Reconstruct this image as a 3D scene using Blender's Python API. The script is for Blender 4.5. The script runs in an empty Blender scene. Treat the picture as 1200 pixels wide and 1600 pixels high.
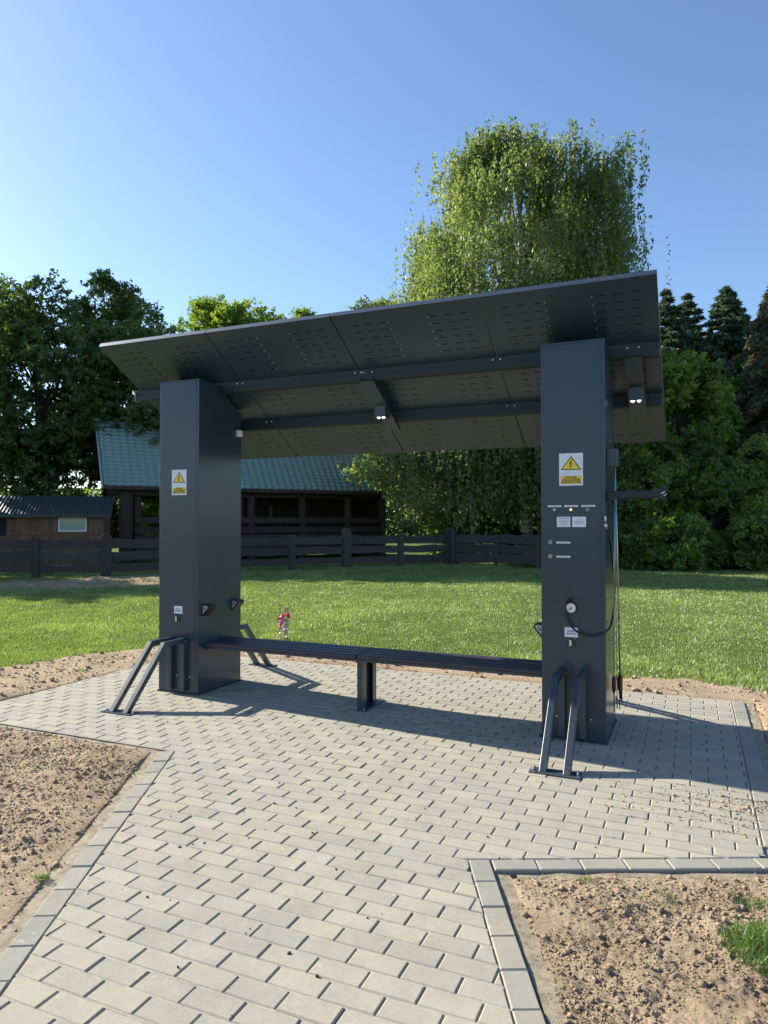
import bpy, bmesh, math, random
import numpy as np
from mathutils import Vector, Matrix
rng = np.random.default_rng(7); random.seed(7)
S = bpy.context.scene
COL = S.collection
R = math.radians

# ------------------------------------------------------------------ camera, sky, sun, exposure
CAM = Vector((4.051, -5.146, 1.54)); YAW = 0.411
cd = bpy.data.cameras.new('camera'); cam = bpy.data.objects.new('camera', cd); COL.objects.link(cam)
cam.location = CAM; cam.rotation_euler = (math.pi/2 + 0.015, 0, YAW)
cd.sensor_fit = 'VERTICAL'; cd.sensor_height = 24; cd.lens = 24*1106.5/1600; cd.clip_start = 0.05; cd.clip_end = 3000
S.camera = cam
SUN_EL = R(28.5); SUN_AZ = math.atan2(-0.9935, 0.114)      # azimuth from +Y towards +X
w = bpy.data.worlds.new('World'); S.world = w; w.use_nodes = True
nt = w.node_tree; bg = nt.nodes['Background']
sky = nt.nodes.new('ShaderNodeTexSky'); sky.sky_type = 'NISHITA'; sky.sun_disc = False
sky.sun_elevation = SUN_EL; sky.sun_rotation = SUN_AZ
sky.air_density = 1.0; sky.dust_density = 0.5; sky.ozone_density = 4.0; sky.altitude = 100
nt.links.new(sky.outputs[0], bg.inputs[0]); bg.inputs[1].default_value = 0.10
sl = bpy.data.lights.new('sun', 'SUN'); sun = bpy.data.objects.new('sun', sl); COL.objects.link(sun)
sl.energy = 5.0; sl.angle = R(0.5); sl.color = (1.0, 0.92, 0.78)
sdir = Vector((math.cos(SUN_EL)*math.sin(SUN_AZ), math.cos(SUN_EL)*math.cos(SUN_AZ), math.sin(SUN_EL)))
sun.rotation_euler = sdir.to_track_quat('Z', 'Y').to_euler()
S.view_settings.view_transform = 'Standard'; S.view_settings.look = 'None'
S.view_settings.exposure = 1.15; S.view_settings.gamma = 1.0; S.view_settings.use_curve_mapping = False
S.cycles.max_bounces = 8; S.cycles.transparent_max_bounces = 4

# ------------------------------------------------------------------ helpers
def W(lat, dep, z=0.0):
    """metres right of / ahead of the place the photographer stands -> world"""
    return Vector((CAM.x + lat*0.9167 - dep*0.3995, CAM.y + lat*0.3995 + dep*0.9167, z))

def tag(o, label=None, cat=None, group=None, kind=None):
    if label: o['label'] = label
    if cat: o['category'] = cat
    if group: o['group'] = group
    if kind: o['kind'] = kind
    return o

def empty(name, loc, label, cat, group=None):
    o = bpy.data.objects.new(name, None); COL.objects.link(o); o.location = loc; o.empty_display_size = 0.2
    return tag(o, label, cat, group)

def put(o, parent):
    """parent an object whose data is in world coordinates"""
    if parent is not None:
        o.parent = parent
        off = Vector(parent.location)
        if parent.parent is not None: off = Vector((0, 0, 0))
        o.matrix_parent_inverse = Matrix.Translation(-off)
    return o

def link(name, me, parent=None):
    o = bpy.data.objects.new(name, me); COL.objects.link(o)
    return put(o, parent)

def fastmesh(name, V, F, mats, rnd=None, smooth=False):
    """V (n,3) F (m,k) numpy arrays, k fixed"""
    V = np.asarray(V, np.float32); F = np.asarray(F, np.int32); m, k = F.shape
    me = bpy.data.meshes.new(name)
    me.vertices.add(len(V)); me.vertices.foreach_set('co', V.ravel())
    me.loops.add(m*k); me.loops.foreach_set('vertex_index', F.ravel())
    me.polygons.add(m); me.polygons.foreach_set('loop_start', np.arange(0, m*k, k, dtype=np.int32))
    try: me.polygons.foreach_set('loop_total', np.full(m, k, np.int32))
    except Exception: pass
    if smooth: me.polygons.foreach_set('use_smooth', np.ones(m, bool))
    me.update(calc_edges=True)
    if rnd is not None:
        a = me.attributes.new('rnd', 'FLOAT', 'FACE'); a.data.foreach_set('value', np.asarray(rnd, np.float32))
    for mt in (mats if isinstance(mats, (list, tuple)) else [mats]): me.materials.append(mt)
    return me

class MB:
    def __init__(s): s.v = []; s.f = []; s.m = []; s.mi = 0
    def add(s, vs, fs):
        b = len(s.v); s.v += [tuple(v) for v in vs]; s.f += [tuple(b+i for i in f) for f in fs]; s.m += [s.mi]*len(fs)
        return s
    def hexa(s, p):   # 8 points: bottom ring 0-3, top ring 4-7
        return s.add(p, [(3,2,1,0),(4,5,6,7),(0,1,5,4),(1,2,6,5),(2,3,7,6),(3,0,4,7)])
    def box(s, x0, x1, y0, y1, z0, z1):
        return s.hexa([(x0,y0,z0),(x1,y0,z0),(x1,y1,z0),(x0,y1,z0),(x0,y0,z1),(x1,y0,z1),(x1,y1,z1),(x0,y1,z1)])
    def bar(s, a, b, wd, ht, up=(0,0,1)):   # rectangular bar from a to b
        a = Vector(a); b = Vector(b); d = (b-a).normalized(); up = Vector(up)
        sd = d.cross(up).normalized(); u = sd.cross(d).normalized()
        q = [(-1,-1),(1,-1),(1,1),(-1,1)]
        return s.hexa([a + sd*wd/2*i + u*ht/2*j for i, j in q] + [b + sd*wd/2*i + u*ht/2*j for i, j in q])
    def prism(s, poly, fn, t0, t1):   # poly 2D list; fn(u,v,t)->xyz
        n = len(poly); vs = [fn(u, v, t0) for u, v in poly] + [fn(u, v, t1) for u, v in poly]
        fs = [tuple(range(n))[::-1], tuple(range(n, 2*n))] + [(i, (i+1) % n, n+(i+1) % n, n+i) for i in range(n)]
        return s.add(vs, fs)
    def tube(s, pts, rad, n=8, cap=True):
        pts = [Vector(p) for p in pts]; rs = rad if isinstance(rad, (list, tuple)) else [rad]*len(pts)
        ref = Vector((0.31, 0.2, 0.93)).normalized(); vs = []
        for i, p in enumerate(pts):
            d = (pts[min(i+1, len(pts)-1)] - pts[max(i-1, 0)]).normalized()
            if abs(d.dot(ref)) > 0.95: r2 = Vector((1, 0, 0))
            else: r2 = ref
            a = d.cross(r2).normalized(); b = d.cross(a).normalized()
            for k in range(n):
                t = 2*math.pi*k/n; vs.append(p + (a*math.cos(t) + b*math.sin(t))*rs[i])
        fs = []
        for i in range(len(pts)-1):
            for k in range(n): fs.append((i*n+k, i*n+(k+1) % n, (i+1)*n+(k+1) % n, (i+1)*n+k))
        if cap: fs += [tuple(range(n))[::-1], tuple(range((len(pts)-1)*n, len(pts)*n))]
        return s.add(vs, fs)
    def disc(s, c, axis, r, t, n=20):
        c = Vector(c); return s.tube([c, c + Vector(axis).normalized()*t], r, n)
    def dome(s, c, axis, r, h, n=10):
        c = Vector(c); a = Vector(axis).normalized()
        return s.tube([c, c+a*h*.5, c+a*h*.85, c+a*h], [r, r*.87, r*.5, r*.05], n)
    def mesh(s, name, mat, smooth=False):
        me = bpy.data.meshes.new(name); me.from_pydata([tuple(v) for v in s.v], [], s.f)
        for m in (mat if isinstance(mat, (list, tuple)) else [mat]): me.materials.append(m)
        me.polygons.foreach_set('material_index', s.m)
        bm = bmesh.new(); bm.from_mesh(me); bmesh.ops.recalc_face_normals(bm, faces=bm.faces[:]); bm.to_mesh(me); bm.free()
        if smooth: me.polygons.foreach_set('use_smooth', [True]*len(me.polygons))
        return me
    def build(s, name, mat, parent=None, bevel=0, smooth=False, label=None):
        o = link(name, s.mesh(name, mat, smooth), parent)
        if name in ('side_screws', 'bolts', 'rivets', 'lamp_screws', 'screws', 'foot_bolts', 'print'): o['kind'] = 'stuff'
        if bevel:
            b = o.modifiers.new('bevel', 'BEVEL'); b.width = bevel; b.segments = 2; b.limit_method = 'ANGLE'; b.angle_limit = R(40)
        if label: o['label'] = label
        return o

def vnoise(x, y, seed=0):
    """smooth value noise, numpy arrays"""
    xi = np.floor(x).astype(np.int64); yi = np.floor(y).astype(np.int64); fx = x-xi; fy = y-yi
    def h(a, b):
        n = (a*374761393 + b*668265263 + seed*1442695041) & 0x7fffffff
        n = ((n ^ (n >> 13))*1274126177) & 0x7fffffff
        n = n ^ (n >> 16)
        return (n & 0xffff)/65535.0*2-1
    u = fx*fx*fx*(fx*(fx*6-15)+10); v = fy*fy*fy*(fy*(fy*6-15)+10)
    return (h(xi, yi)*(1-u)+h(xi+1, yi)*u)*(1-v) + (h(xi, yi+1)*(1-u)+h(xi+1, yi+1)*u)*v

# ------------------------------------------------------------------ materials
def mat(name):
    m = bpy.data.materials.new(name); m.use_nodes = True
    return m, m.node_tree, m.node_tree.nodes['Principled BSDF']
def ramp(nt, fac, stops):
    r = nt.nodes.new('ShaderNodeValToRGB'); nt.links.new(fac, r.inputs[0])
    e = r.color_ramp.elements
    while len(e) < len(stops): e.new(0.5)
    for i, (p, c) in enumerate(stops): e[i].position = p; e[i].color = (*c, 1)
    return r.outputs[0]
def noise(nt, scale, detail=4, rough=.6, vec=None, coord='Object', stretch=None):
    n = nt.nodes.new('ShaderNodeTexNoise'); n.inputs['Scale'].default_value = scale
    n.inputs['Detail'].default_value = detail; n.inputs['Roughness'].default_value = rough
    if vec is None:
        tc = nt.nodes.new('ShaderNodeTexCoord'); vec = tc.outputs[coord]
    if stretch:
        mp = nt.nodes.new('ShaderNodeMapping'); mp.inputs['Scale'].default_value = stretch
        nt.links.new(vec, mp.inputs[0]); vec = mp.outputs[0]
    nt.links.new(vec, n.inputs['Vector']); return n.outputs['Fac']
def bump(nt, bsdf, h, strength, dist):
    b = nt.nodes.new('ShaderNodeBump'); b.inputs['Strength'].default_value = strength; b.inputs['Distance'].default_value = dist
    nt.links.new(h, b.inputs['Height']); nt.links.new(b.outputs[0], bsdf.inputs['Normal'])
def math_n(nt, op, a, b=None):
    n = nt.nodes.new('ShaderNodeMath'); n.operation = op
    for i, x in enumerate((a, b)):
        if x is None: continue
        if isinstance(x, (int, float)): n.inputs[i].default_value = x
        else: nt.links.new(x, n.inputs[i])
    return n.outputs[0]
def mixc(nt, fac, a, b, mode='MIX'):
    n = nt.nodes.new('ShaderNodeMix'); n.data_type = 'RGBA'; n.blend_type = mode
    for i, x in ((0, fac), (6, a), (7, b)):
        if isinstance(x, (int, float)): n.inputs[i].default_value = x
        elif isinstance(x, tuple): n.inputs[i].default_value = (*x, 1)
        else: nt.links.new(x, n.inputs[i])
    return n.outputs[2]

def world_vec(nt):
    g = nt.nodes.new('ShaderNodeNewGeometry'); return g.outputs['Position']

def simple(name, col, rough=.6, metal=0, var=.12, scale=6, bmp=0, bd=.002, spec=.5, coat=0):
    m, nt, b = mat(name)
    f = noise(nt, scale)
    c = ramp(nt, f, [(.3, tuple(x*(1-var) for x in col)), (.7, tuple(min(1, x*(1+var)) for x in col))])
    nt.links.new(c, b.inputs['Base Color']); b.inputs['Roughness'].default_value = rough; b.inputs['Metallic'].default_value = metal
    b.inputs['Specular IOR Level'].default_value = spec; b.inputs['Coat Weight'].default_value = coat
    if bmp: bump(nt, b, noise(nt, scale*12, 3), bmp, bd)
    return m

def powder(name, col, r0=.30, r1=.42):
    m, nt, b = mat(name)
    f = noise(nt, 1.7, 5, .65)
    c = ramp(nt, f, [(.3, tuple(x*.93 for x in col)), (.75, tuple(x*1.08 for x in col))])
    # faint dust streaks
    f2 = noise(nt, 9, 6, .7, stretch=(3, 3, .25))
    c = mixc(nt, ramp(nt, f2, [(.55, (0, 0, 0)), (.8, (.10, .10, .10))]), c, (.16, .15, .13))
    pz = nt.nodes.new('ShaderNodeSeparateXYZ'); nt.links.new(world_vec(nt), pz.inputs[0])
    lo = nt.nodes.new('ShaderNodeMapRange'); nt.links.new(pz.outputs[2], lo.inputs[0]); lo.inputs[1].default_value = .30; lo.inputs[2].default_value = 0; lo.inputs[3].default_value = 0; lo.inputs[4].default_value = 1
    spt = ramp(nt, noise(nt, 55, 6, .8), [(.48, (0, 0, 0)), (.72, (1, 1, 1))])
    c = mixc(nt, math_n(nt, 'MULTIPLY', math_n(nt, 'MULTIPLY', lo.outputs[0], spt), .45), c, (.26, .22, .16))
    nt.links.new(c, b.inputs['Base Color'])
    rr = nt.nodes.new('ShaderNodeMapRange'); nt.links.new(f2, rr.inputs[0]); rr.inputs[3].default_value = r0; rr.inputs[4].default_value = r1
    nt.links.new(rr.outputs[0], b.inputs['Roughness'])
    bump(nt, b, noise(nt, 900, 2), .06, .0006)
    return m
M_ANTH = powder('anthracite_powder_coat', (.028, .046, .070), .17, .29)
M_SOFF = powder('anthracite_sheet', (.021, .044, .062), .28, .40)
M_BEAM = powder('anthracite_deep', (.010, .019, .030), .5, .6)  # anthracite coat in a darker, rougher tone, for beams and repair arms
M_SLAT = powder('bench_slat_paint', (.034, .032, .044), .4, .55)
M_RACK = powder('rack_paint', (.034, .050, .066), .26, .38)

def rnd_value(nt):
    oi = nt.nodes.new('ShaderNodeObjectInfo'); at = nt.nodes.new('ShaderNodeAttribute'); at.attribute_name = 'rnd'
    return math_n(nt, 'FRACT', math_n(nt, 'ADD', oi.outputs['Random'], at.outputs['Fac']))


def paver_mat(name, base, warm):
    m, nt, b = mat(name)
    P = world_vec(nt)
    c = ramp(nt, rnd_value(nt), [(0, tuple(x*.93 for x in base)), (.45, base), (.75, warm), (1, tuple(x*1.10 for x in base))])
    big = ramp(nt, noise(nt, 1.1, 4, .6, P), [(.38, (0, 0, 0)), (.68, (1, 1, 1))])
    c = mixc(nt, math_n(nt, 'MULTIPLY', big, .55), c, warm)                # sand rubbed into the surface
    spk = ramp(nt, noise(nt, 34, 5, .7, P), [(.45, (0, 0, 0)), (.78, (1, 1, 1))])
    c = mixc(nt, math_n(nt, 'MULTIPLY', spk, .35), c, tuple(min(1, x*1.25) for x in warm))
    fine = ramp(nt, noise(nt, 260, 3, .7, P), [(.25, (.72, .72, .72)), (.75, (1.16, 1.16, 1.16))])
    c = mixc(nt, 1.0, c, fine, 'MULTIPLY')
    dark = ramp(nt, noise(nt, 7, 6, .75, P), [(.62, (0, 0, 0)), (.8, (1, 1, 1))])
    c = mixc(nt, math_n(nt, 'MULTIPLY', dark, .28), c, (.16, .15, .13))
    spl = ramp(nt, noise(nt, 16, 2, .5, P), [(.70, (0, 0, 0)), (.74, (1, 1, 1))])
    c = mixc(nt, math_n(nt, 'MULTIPLY', spl, .45), c, (.50, .47, .40))       # lime and sand specks
    med = ramp(nt, noise(nt, 4.5, 6, .75, P), [(.3, (.86, .87, .88)), (.7, (1.10, 1.09, 1.06))])
    c = mixc(nt, 1.0, c, med, 'MULTIPLY')
    nt.links.new(c, b.inputs['Base Color']); b.inputs['Roughness'].default_value = .9; b.inputs['Specular IOR Level'].default_value = .25
    bump(nt, b, noise(nt, 240, 5, .75, P), .8, .0018)
    return m
M_PAVER = paver_mat('grey_paver_concrete', (.340, .329, .284), (.380, .350, .278))
M_BORD = paver_mat('border_paver_concrete', (.285, .282, .255), (.32, .30, .245))
M_EDGE = simple('kerb_concrete', (.33, .28, .20), .95, var=.35, scale=22, bmp=1, bd=.008)
M_SAND = simple('joint_sand', (.36, .33, .27), .98, var=.2, scale=30, bmp=1, bd=.003)

def soil_mat(name, k=1.0):
    m, nt, b = mat(name)
    P = world_vec(nt)
    c = ramp(nt, noise(nt, 2.2, 6, .65, P), [(.3, (.36*k, .275*k, .192*k)), (.5, (.47*k, .370*k, .262*k)), (.72, (.58*k, .470*k, .340*k))])
    c = mixc(nt, 1.0, c, ramp(nt, noise(nt, 70, 5, .75, P), [(.25, (.55, .53, .50)), (.75, (1.3, 1.28, 1.25))]), 'MULTIPLY')
    at = nt.nodes.new('ShaderNodeAttribute'); at.attribute_name = 'rnd'
    c = mixc(nt, 1.0, c, ramp(nt, at.outputs['Fac'], [(0, (.9, .9, .9)), (1, (1.18, 1.16, 1.12))]), 'MULTIPLY')
    nt.links.new(c, b.inputs['Base Color']); b.inputs['Roughness'].default_value = 1; b.inputs['Specular IOR Level'].default_value = .1
    bump(nt, b, noise(nt, 120, 6, .8, P), 1.0, .012)
    return m
M_SOIL = soil_mat('dry_soil')

def ground_mat(name):
    m, nt, b = mat(name)
    P = world_vec(nt)
    g = ramp(nt, noise(nt, .55, 5, .6, P), [(.3, (.075, .125, .030)), (.55, (.10, .155, .036)), (.75, (.15, .17, .055))])
    g = mixc(nt, 1.0, g, ramp(nt, noise(nt, 30, 5, .8, P), [(.3, (.45, .5, .45)), (.7, (1.4, 1.35, 1.3))]), 'MULTIPLY')
    s = ramp(nt, noise(nt, 3.0, 6, .7, P), [(.3, (.25, .19, .11)), (.7, (.42, .34, .21))])
    at = nt.nodes.new('ShaderNodeAttribute'); at.attribute_name = 'sand'
    c = mixc(nt, at.outputs['Fac'], g, s)
    nt.links.new(c, b.inputs['Base Color']); b.inputs['Roughness'].default_value = 1; b.inputs['Specular IOR Level'].default_value = .1
    bump(nt, b, noise(nt, 45, 5, .8, P), 1.0, .03)
    return m
M_GROUND = ground_mat('lawn_soil')

def leaf_mat(name, c0, c1, trans=.45, warm=(1.5, 1.55, .55), gl=.03):
    m, nt, b = mat(name); nt.nodes.remove(b)
    out = nt.nodes['Material Output']
    at = nt.nodes.new('ShaderNodeAttribute'); at.attribute_name = 'rnd'
    c = ramp(nt, at.outputs['Fac'], [(0, c0), (.6, tuple((a+b_)/2 for a, b_ in zip(c0, c1))), (1, c1)])
    d = nt.nodes.new('ShaderNodeBsdfDiffuse'); nt.links.new(c, d.inputs[0])
    t = nt.nodes.new('ShaderNodeBsdfTranslucent')
    tc = mixc(nt, 1.0, c, warm, 'MULTIPLY'); nt.links.new(tc, t.inputs[0])
    mx = nt.nodes.new('ShaderNodeMixShader'); mx.inputs[0].default_value = trans
    nt.links.new(d.outputs[0], mx.inputs[1]); nt.links.new(t.outputs[0], mx.inputs[2])
    g = nt.nodes.new('ShaderNodeBsdfGlossy'); g.inputs['Roughness'].default_value = .45
    g.inputs[0].default_value = (.9, .95, 1, 1)
    m2 = nt.nodes.new('ShaderNodeMixShader'); m2.inputs[0].default_value = gl
    nt.links.new(mx.outputs[0], m2.inputs[1]); nt.links.new(g.outputs[0], m2.inputs[2])
    nt.links.new(m2.outputs[0], out.inputs[0])
    return m
M_BLADE = leaf_mat('grass_blade', (.120, .185, .045), (.39, .47, .16), .45, (1.25, 1.25, .65), .05)
M_TUFT = leaf_mat('wild_grass_blade', (.045, .105, .018), (.19, .32, .050), .42, (1.2, 1.35, .5), .05)
M_L_OAK = leaf_mat('broadleaf_dark', (.060, .100, .038), (.17, .23, .080), .48)
M_L_MID = leaf_mat('broadleaf_mid', (.100, .165, .034), (.26, .34, .070), .52)
M_L_BIR = leaf_mat('birch_leaf', (.115, .155, .060), (.30, .35, .15), .52, (1.3, 1.35, .65))
M_L_SHR = leaf_mat('shrub_leaf', (.045, .110, .032), (.32, .42, .085), .52)
M_L_SPR = leaf_mat('spruce_needle', (.036, .066, .042), (.090, .135, .075), .25)
M_L_BRN = leaf_mat('brown_needle', (.085, .080, .050), (.18, .16, .10), .25)

def wood(name, col, rough=.8, sc=3, st=(1, 1, 12)):
    m, nt, b = mat(name)
    tc = nt.nodes.new('ShaderNodeTexCoord')
    f = noise(nt, sc, 6, .7, tc.outputs['Object'], stretch=st)
    oi = nt.nodes.new('ShaderNodeObjectInfo')
    c = ramp(nt, f, [(.3, tuple(x*.55 for x in col)), (.7, tuple(x*1.4 for x in col))])
    c = mixc(nt, 1.0, c, ramp(nt, oi.outputs['Random'], [(0, (.8, .8, .8)), (1, (1.2, 1.18, 1.15))]), 'MULTIPLY')
    nt.links.new(c, b.inputs['Base Color']); b.inputs['Roughness'].default_value = rough
    bump(nt, b, f, .6, .01)
    return m
M_FENCE = wood('dark_stained_wood', (.052, .038, .035), .75, 2.5, (1.5, 1.5, 14))
M_BARN = wood('barn_wood', (.055, .033, .027), .85, 3, (8, 8, 1))
M_SHEDW = wood('shed_planks', (.17, .095, .055), .85, 3, (9, 9, 1))
M_BARK = wood('bark', (.055, .045, .035), .95, 5, (1, 1, .35))
M_STAKE = wood('stake_wood', (.42, .33, .22), .85, 8, (6, 6, 1))
def birch_bark():
    m, nt, b = mat('birch_bark')
    f = noise(nt, 2.2, 5, .7, stretch=(1, 1, 4))
    nt.links.new(ramp(nt, f, [(.42, (.05, .045, .04)), (.5, (.5, .48, .44)), (.8, (.62, .60, .56))]), b.inputs['Base Color'])
    b.inputs['Roughness'].default_value = .8; return m
M_BIRCHB = birch_bark()
M_TILE = simple('green_metal_tile', (.20, .30, .30), .25, var=.18, scale=1.5, spec=.6)
M_SROOF = simple('shed_roof_sheet', (.022, .032, .036), .5, var=.3, scale=3, bmp=.3)
M_DARK = simple('dark_interior', (.012, .011, .012), .9)
M_WHITE = simple('white_plastic', (.72, .74, .76), .45, var=.03)
M_PAPER = simple('label_paper', (.66, .70, .78), .6, var=.04, scale=30)
M_YEL = simple('sign_yellow', (.80, .56, .04), .5, var=.06, scale=20)
M_BLACK = simple('sign_black', (.012, .012, .012), .5)
M_PRINT = simple('printed_ink', (.10, .11, .14), .7)
M_RUB = simple('black_rubber', (.014, .014, .015), .45, var=.2, scale=40)
M_STEEL = simple('bare_steel', (.62, .62, .60), .28, 1, .1, 60)
M_TRIM = simple('trim_aluminium', (.19, .21, .23), .34, .85, .06, 4)
M_CHROME = simple('zinc_steel', (.55, .56, .57), .35, 1, .15, 30)
M_RED = simple('red_plastic', (.42, .035, .025), .4, var=.15)
M_TRED = simple('tape_red', (.75, .05, .09), .5, var=.1)
M_TWHT = simple('tape_white', (.82, .76, .76), .5, var=.05)
M_GREY = simple('grey_plate', (.36, .38, .41), .4, var=.05)
def glass_pane():
    m, nt, b = mat('window_pane')
    c = ramp(nt, noise(nt, 9, 5, .6, stretch=(6, 6, .8)), [(.35, (.10, .17, .15)), (.7, (.30, .42, .38))])
    nt.links.new(c, b.inputs['Base Color']); b.inputs['Roughness'].default_value = .15; b.inputs['Coat Weight'].default_value = .8
    return m
M_PANE = glass_pane()
def solar():
    m, nt, b = mat('solar_glass'); b.inputs['Base Color'].default_value = (.008, .011, .022, 1)
    b.inputs['Roughness'].default_value = .12; b.inputs['Coat Weight'].default_value = 1
    return m
M_SOLAR = solar()
def emit(name, col, st):
    m, nt, b = mat(name); b.inputs['Base Color'].default_value = (*col, 1)
    b.inputs['Emission Color'].default_value = (*col, 1); b.inputs['Emission Strength'].default_value = st; return m
M_LED = emit('led_orange', (1, .45, .12), 1.5)
M_LAMP = emit('lamp_lens', (1, .98, .95), 2.0)
M_LEDG = simple('led_grey', (.35, .38, .40), .3)
M_LEDT = simple('led_green', (.03, .22, .17), .3)

# ------------------------------------------------------------------ ground
def segdist(px, py, a, b):
    ax, ay = a; bx, by = b; dx, dy = bx-ax, by-ay
    t = np.clip(((px-ax)*dx + (py-ay)*dy)/(dx*dx+dy*dy), 0, 1)
    return np.hypot(px-ax-t*dx, py-ay-t*dy)
# paved area (platform + path)
XL, XR, YB, YF = -1.41, 4.35, 1.69, -1.31
L1a = np.array((.843, -1.31)); L1d = np.array((.457, -.889)); L1d /= np.linalg.norm(L1d)      # left border, inner line
C1 = np.array((3.10, -2.00)); R1d = np.array((.415, -.91)); R1d /= np.linalg.norm(R1d)          # right border, path-side line
H1d = np.array((.9126, .4088)); H1d /= np.linalg.norm(H1d)                                    # cross border, upper line
HC = C1 + H1d*0.0 + np.array((0.0, 0.0))
def side(px, py, a, d):      # >0 left of direction d
    return d[0]*(py-a[1]) - d[1]*(px-a[0])
def paved(px, py, g=0.0):
    """inside the paved area incl. borders and kerb, grown by g"""
    plat = (px > XL-.045-g) & (px < XR+.165+g) & (py < YB+.04+g) & (py > YF-.045-g)
    left = side(px, py, L1a, L1d) > -.19-g          # right-hand of the left border
    left = side(px, py, L1a, L1d) > -(0)-1e9
    inleft = side(px, py, L1a, L1d) > -.0
    # path: left line to the left border, right line to the right border
    sl_ = side(px, py, L1a, L1d); sr_ = side(px, py, C1, R1d)
    path = (sl_ > -(.165+g)) & (sr_ < (.165+g)) & (py < YF)
    mid = (sl_ > -(.165+g)) & (side(px, py, C1, H1d) > -(.150+g)) & (px < XR+.165+g) & (py < YF)
    return plat | path | mid

def sand_mask(x, y):
    d = np.minimum(segdist(x, y, (-15.5, 1.5), (-11.6, 7.2)), segdist(x, y, (-11.6, 7.2), (-9.6, 11.2)))
    d = np.minimum(d, segdist(x, y, (-9.0, 12.5), (-6.0, 17.6)) + 1.35)
    d = np.minimum(d, segdist(x, y, (-6.0, 17.6), (-3.8, 19.6)) + 1.35)
    return np.clip(1.45 - (d + vnoise(x*.9, y*.9, 5)*.8)/1.9, 0, 1)

def soil_edge(x, y):
    """>0 where bare soil borders the paving (rear and left), <0 where lawn"""
    n = vnoise(x*1.3, y*1.3, 3)*.22 + vnoise(x*5, y*5, 4)*.08
    yb = np.interp(x, [-9, -2.7, -2.3, -2.0, -1, .5, 2.1, 3.0, 3.4, 4.0, 4.7, 5.5, 7, 9],
                      [-.9, .15, 1.2, 1.9, 2.5, 2.65, 2.5, 2.3, 2.2, 2.45, 2.2, 1.6, .9, .4])
    return yb + n - y

def soil_h(x, y):
    b = .012*vnoise(x*1.1, y*1.1, 11) + .013*vnoise(x*3.1, y*3.1, 12)
    r = np.abs(vnoise(x*7, y*7, 13)); b = b + .012*(.5-r)
    b = b + .007*vnoise(x*17, y*17, 14) + .008*(.4-np.abs(vnoise(x*34, y*34, 15))) + .004*vnoise(x*70, y*70, 16)
    return b + .004

def sheet(name, xs, ys, hf, mats, extra=None, keep=None):
    X, Y = np.meshgrid(xs, ys); Z = hf(X, Y); nx, ny = len(xs), len(ys)
    V = np.stack([X.ravel(), Y.ravel(), Z.ravel()], 1)
    i = np.arange(nx-1)[None, :] + np.arange(ny-1)[:, None]*nx
    F = np.stack([i, i+1, i+1+nx, i+nx], -1).reshape(-1, 4)
    if keep is not None:
        cx = (X[:-1, :-1]+X[1:, 1:]).ravel()/2; cy = (Y[:-1, :-1]+Y[1:, 1:]).ravel()/2
        F = F[keep(cx, cy)]
        used = np.zeros(len(V), bool); used[F.ravel()] = True
        remap = np.cumsum(used)-1; V = V[used]; F = remap[F]
    me = fastmesh(name, V, F, mats, smooth=True)
    if extra is not None:
        a = me.attributes.new('sand', 'FLOAT', 'POINT'); a.data.foreach_set('value', extra(V[:, 0], V[:, 1]).astype(np.float32))
    return link(name, me)

# far sheet to the horizon (a ring around the near lawn)
def lawn_h(x, y):
    d = segdist(x, y, (-12, 6.4), (-7.5, 8.6))
    heap = .13*np.exp(-(segdist(x, y, (-10.4, 9.2), (-8.3, 9.6))/.55)**2)*(1+.5*vnoise(x*3, y*3, 9))
    return -.012 + .03*vnoise(x*.25, y*.25, 21) + .012*vnoise(x*1.5, y*1.5, 22) + heap*1.0 + .02*vnoise(x*5, y*5, 8)*sand_mask(x, y)
ground = sheet('ground', np.concatenate([np.linspace(-900, -60, 12), np.linspace(-50, 50, 41), np.linspace(60, 900, 12)]),
               np.concatenate([np.linspace(-900, -60, 12), np.linspace(-50, 70, 49), np.linspace(80, 900, 12)]),
               lambda x, y: -.16 + 0*x, M_GROUND, lambda x, y: 0*x)
tag(ground, kind='structure')
lawn = sheet('lawn', np.arange(-26, 22, .2), np.arange(-10, 42, .2), lambda x, y: np.where(np.maximum(np.abs(x+2)-23.5, np.abs(y-16)-25.5) > 0, -.2, np.where(paved(x, y, .35), -.12, lawn_h(x, y)-.02)), M_GROUND, sand_mask)
tag(lawn, kind='structure')

def soil_full(x, y):
    e = soil_edge(x, y)
    h = soil_h(x, y)
    # sink under the lawn where lawn takes over, and under the paving
    rear = (y > -.6) & ((x < XL+.2) | (x > XR) | (y > YB)) 
    h = np.where(rear & (e < 0), np.maximum(h + e*.35, -.14), h)
    inn = paved(x, y, 0.0)
    k = np.zeros_like(h)
    for gg in (.015, .03, .05, .075, .10, .13, .16): k = k + paved(x, y, gg)/7.0
    h = h*(1-k) + k*(-.013 + .25*h)
    h = np.where(paved(x, y, .012), np.minimum(h, -.012), h)
    return np.where(inn, -.09, h)
def keep_soil(cx, cy):
    ok = ~paved(cx, cy, -.06)
    e = soil_edge(cx, cy); rear = (cy > -.6)
    return ok & (~rear | (e > -.4))
def inbox(x, y, b): return (x > b[0]) & (x < b[1]) & (y > b[2]) & (y < b[3])
BR_ = (3.0, 5.8, -4.0, -1.2); BL_ = (-1.4, 2.2, -4.2, -1.2)
tag(sheet('soil_bed_right', np.arange(BR_[0], BR_[1]+.001, .009), np.arange(BR_[2], BR_[3]+.001, .009), soil_full, M_SOIL, keep=keep_soil), kind='structure')
tag(sheet('soil_bed_left', np.arange(BL_[0], BL_[1]+.001, .015), np.arange(BL_[2], BL_[3]+.001, .015), soil_full, M_SOIL, keep=keep_soil), kind='structure')
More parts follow.
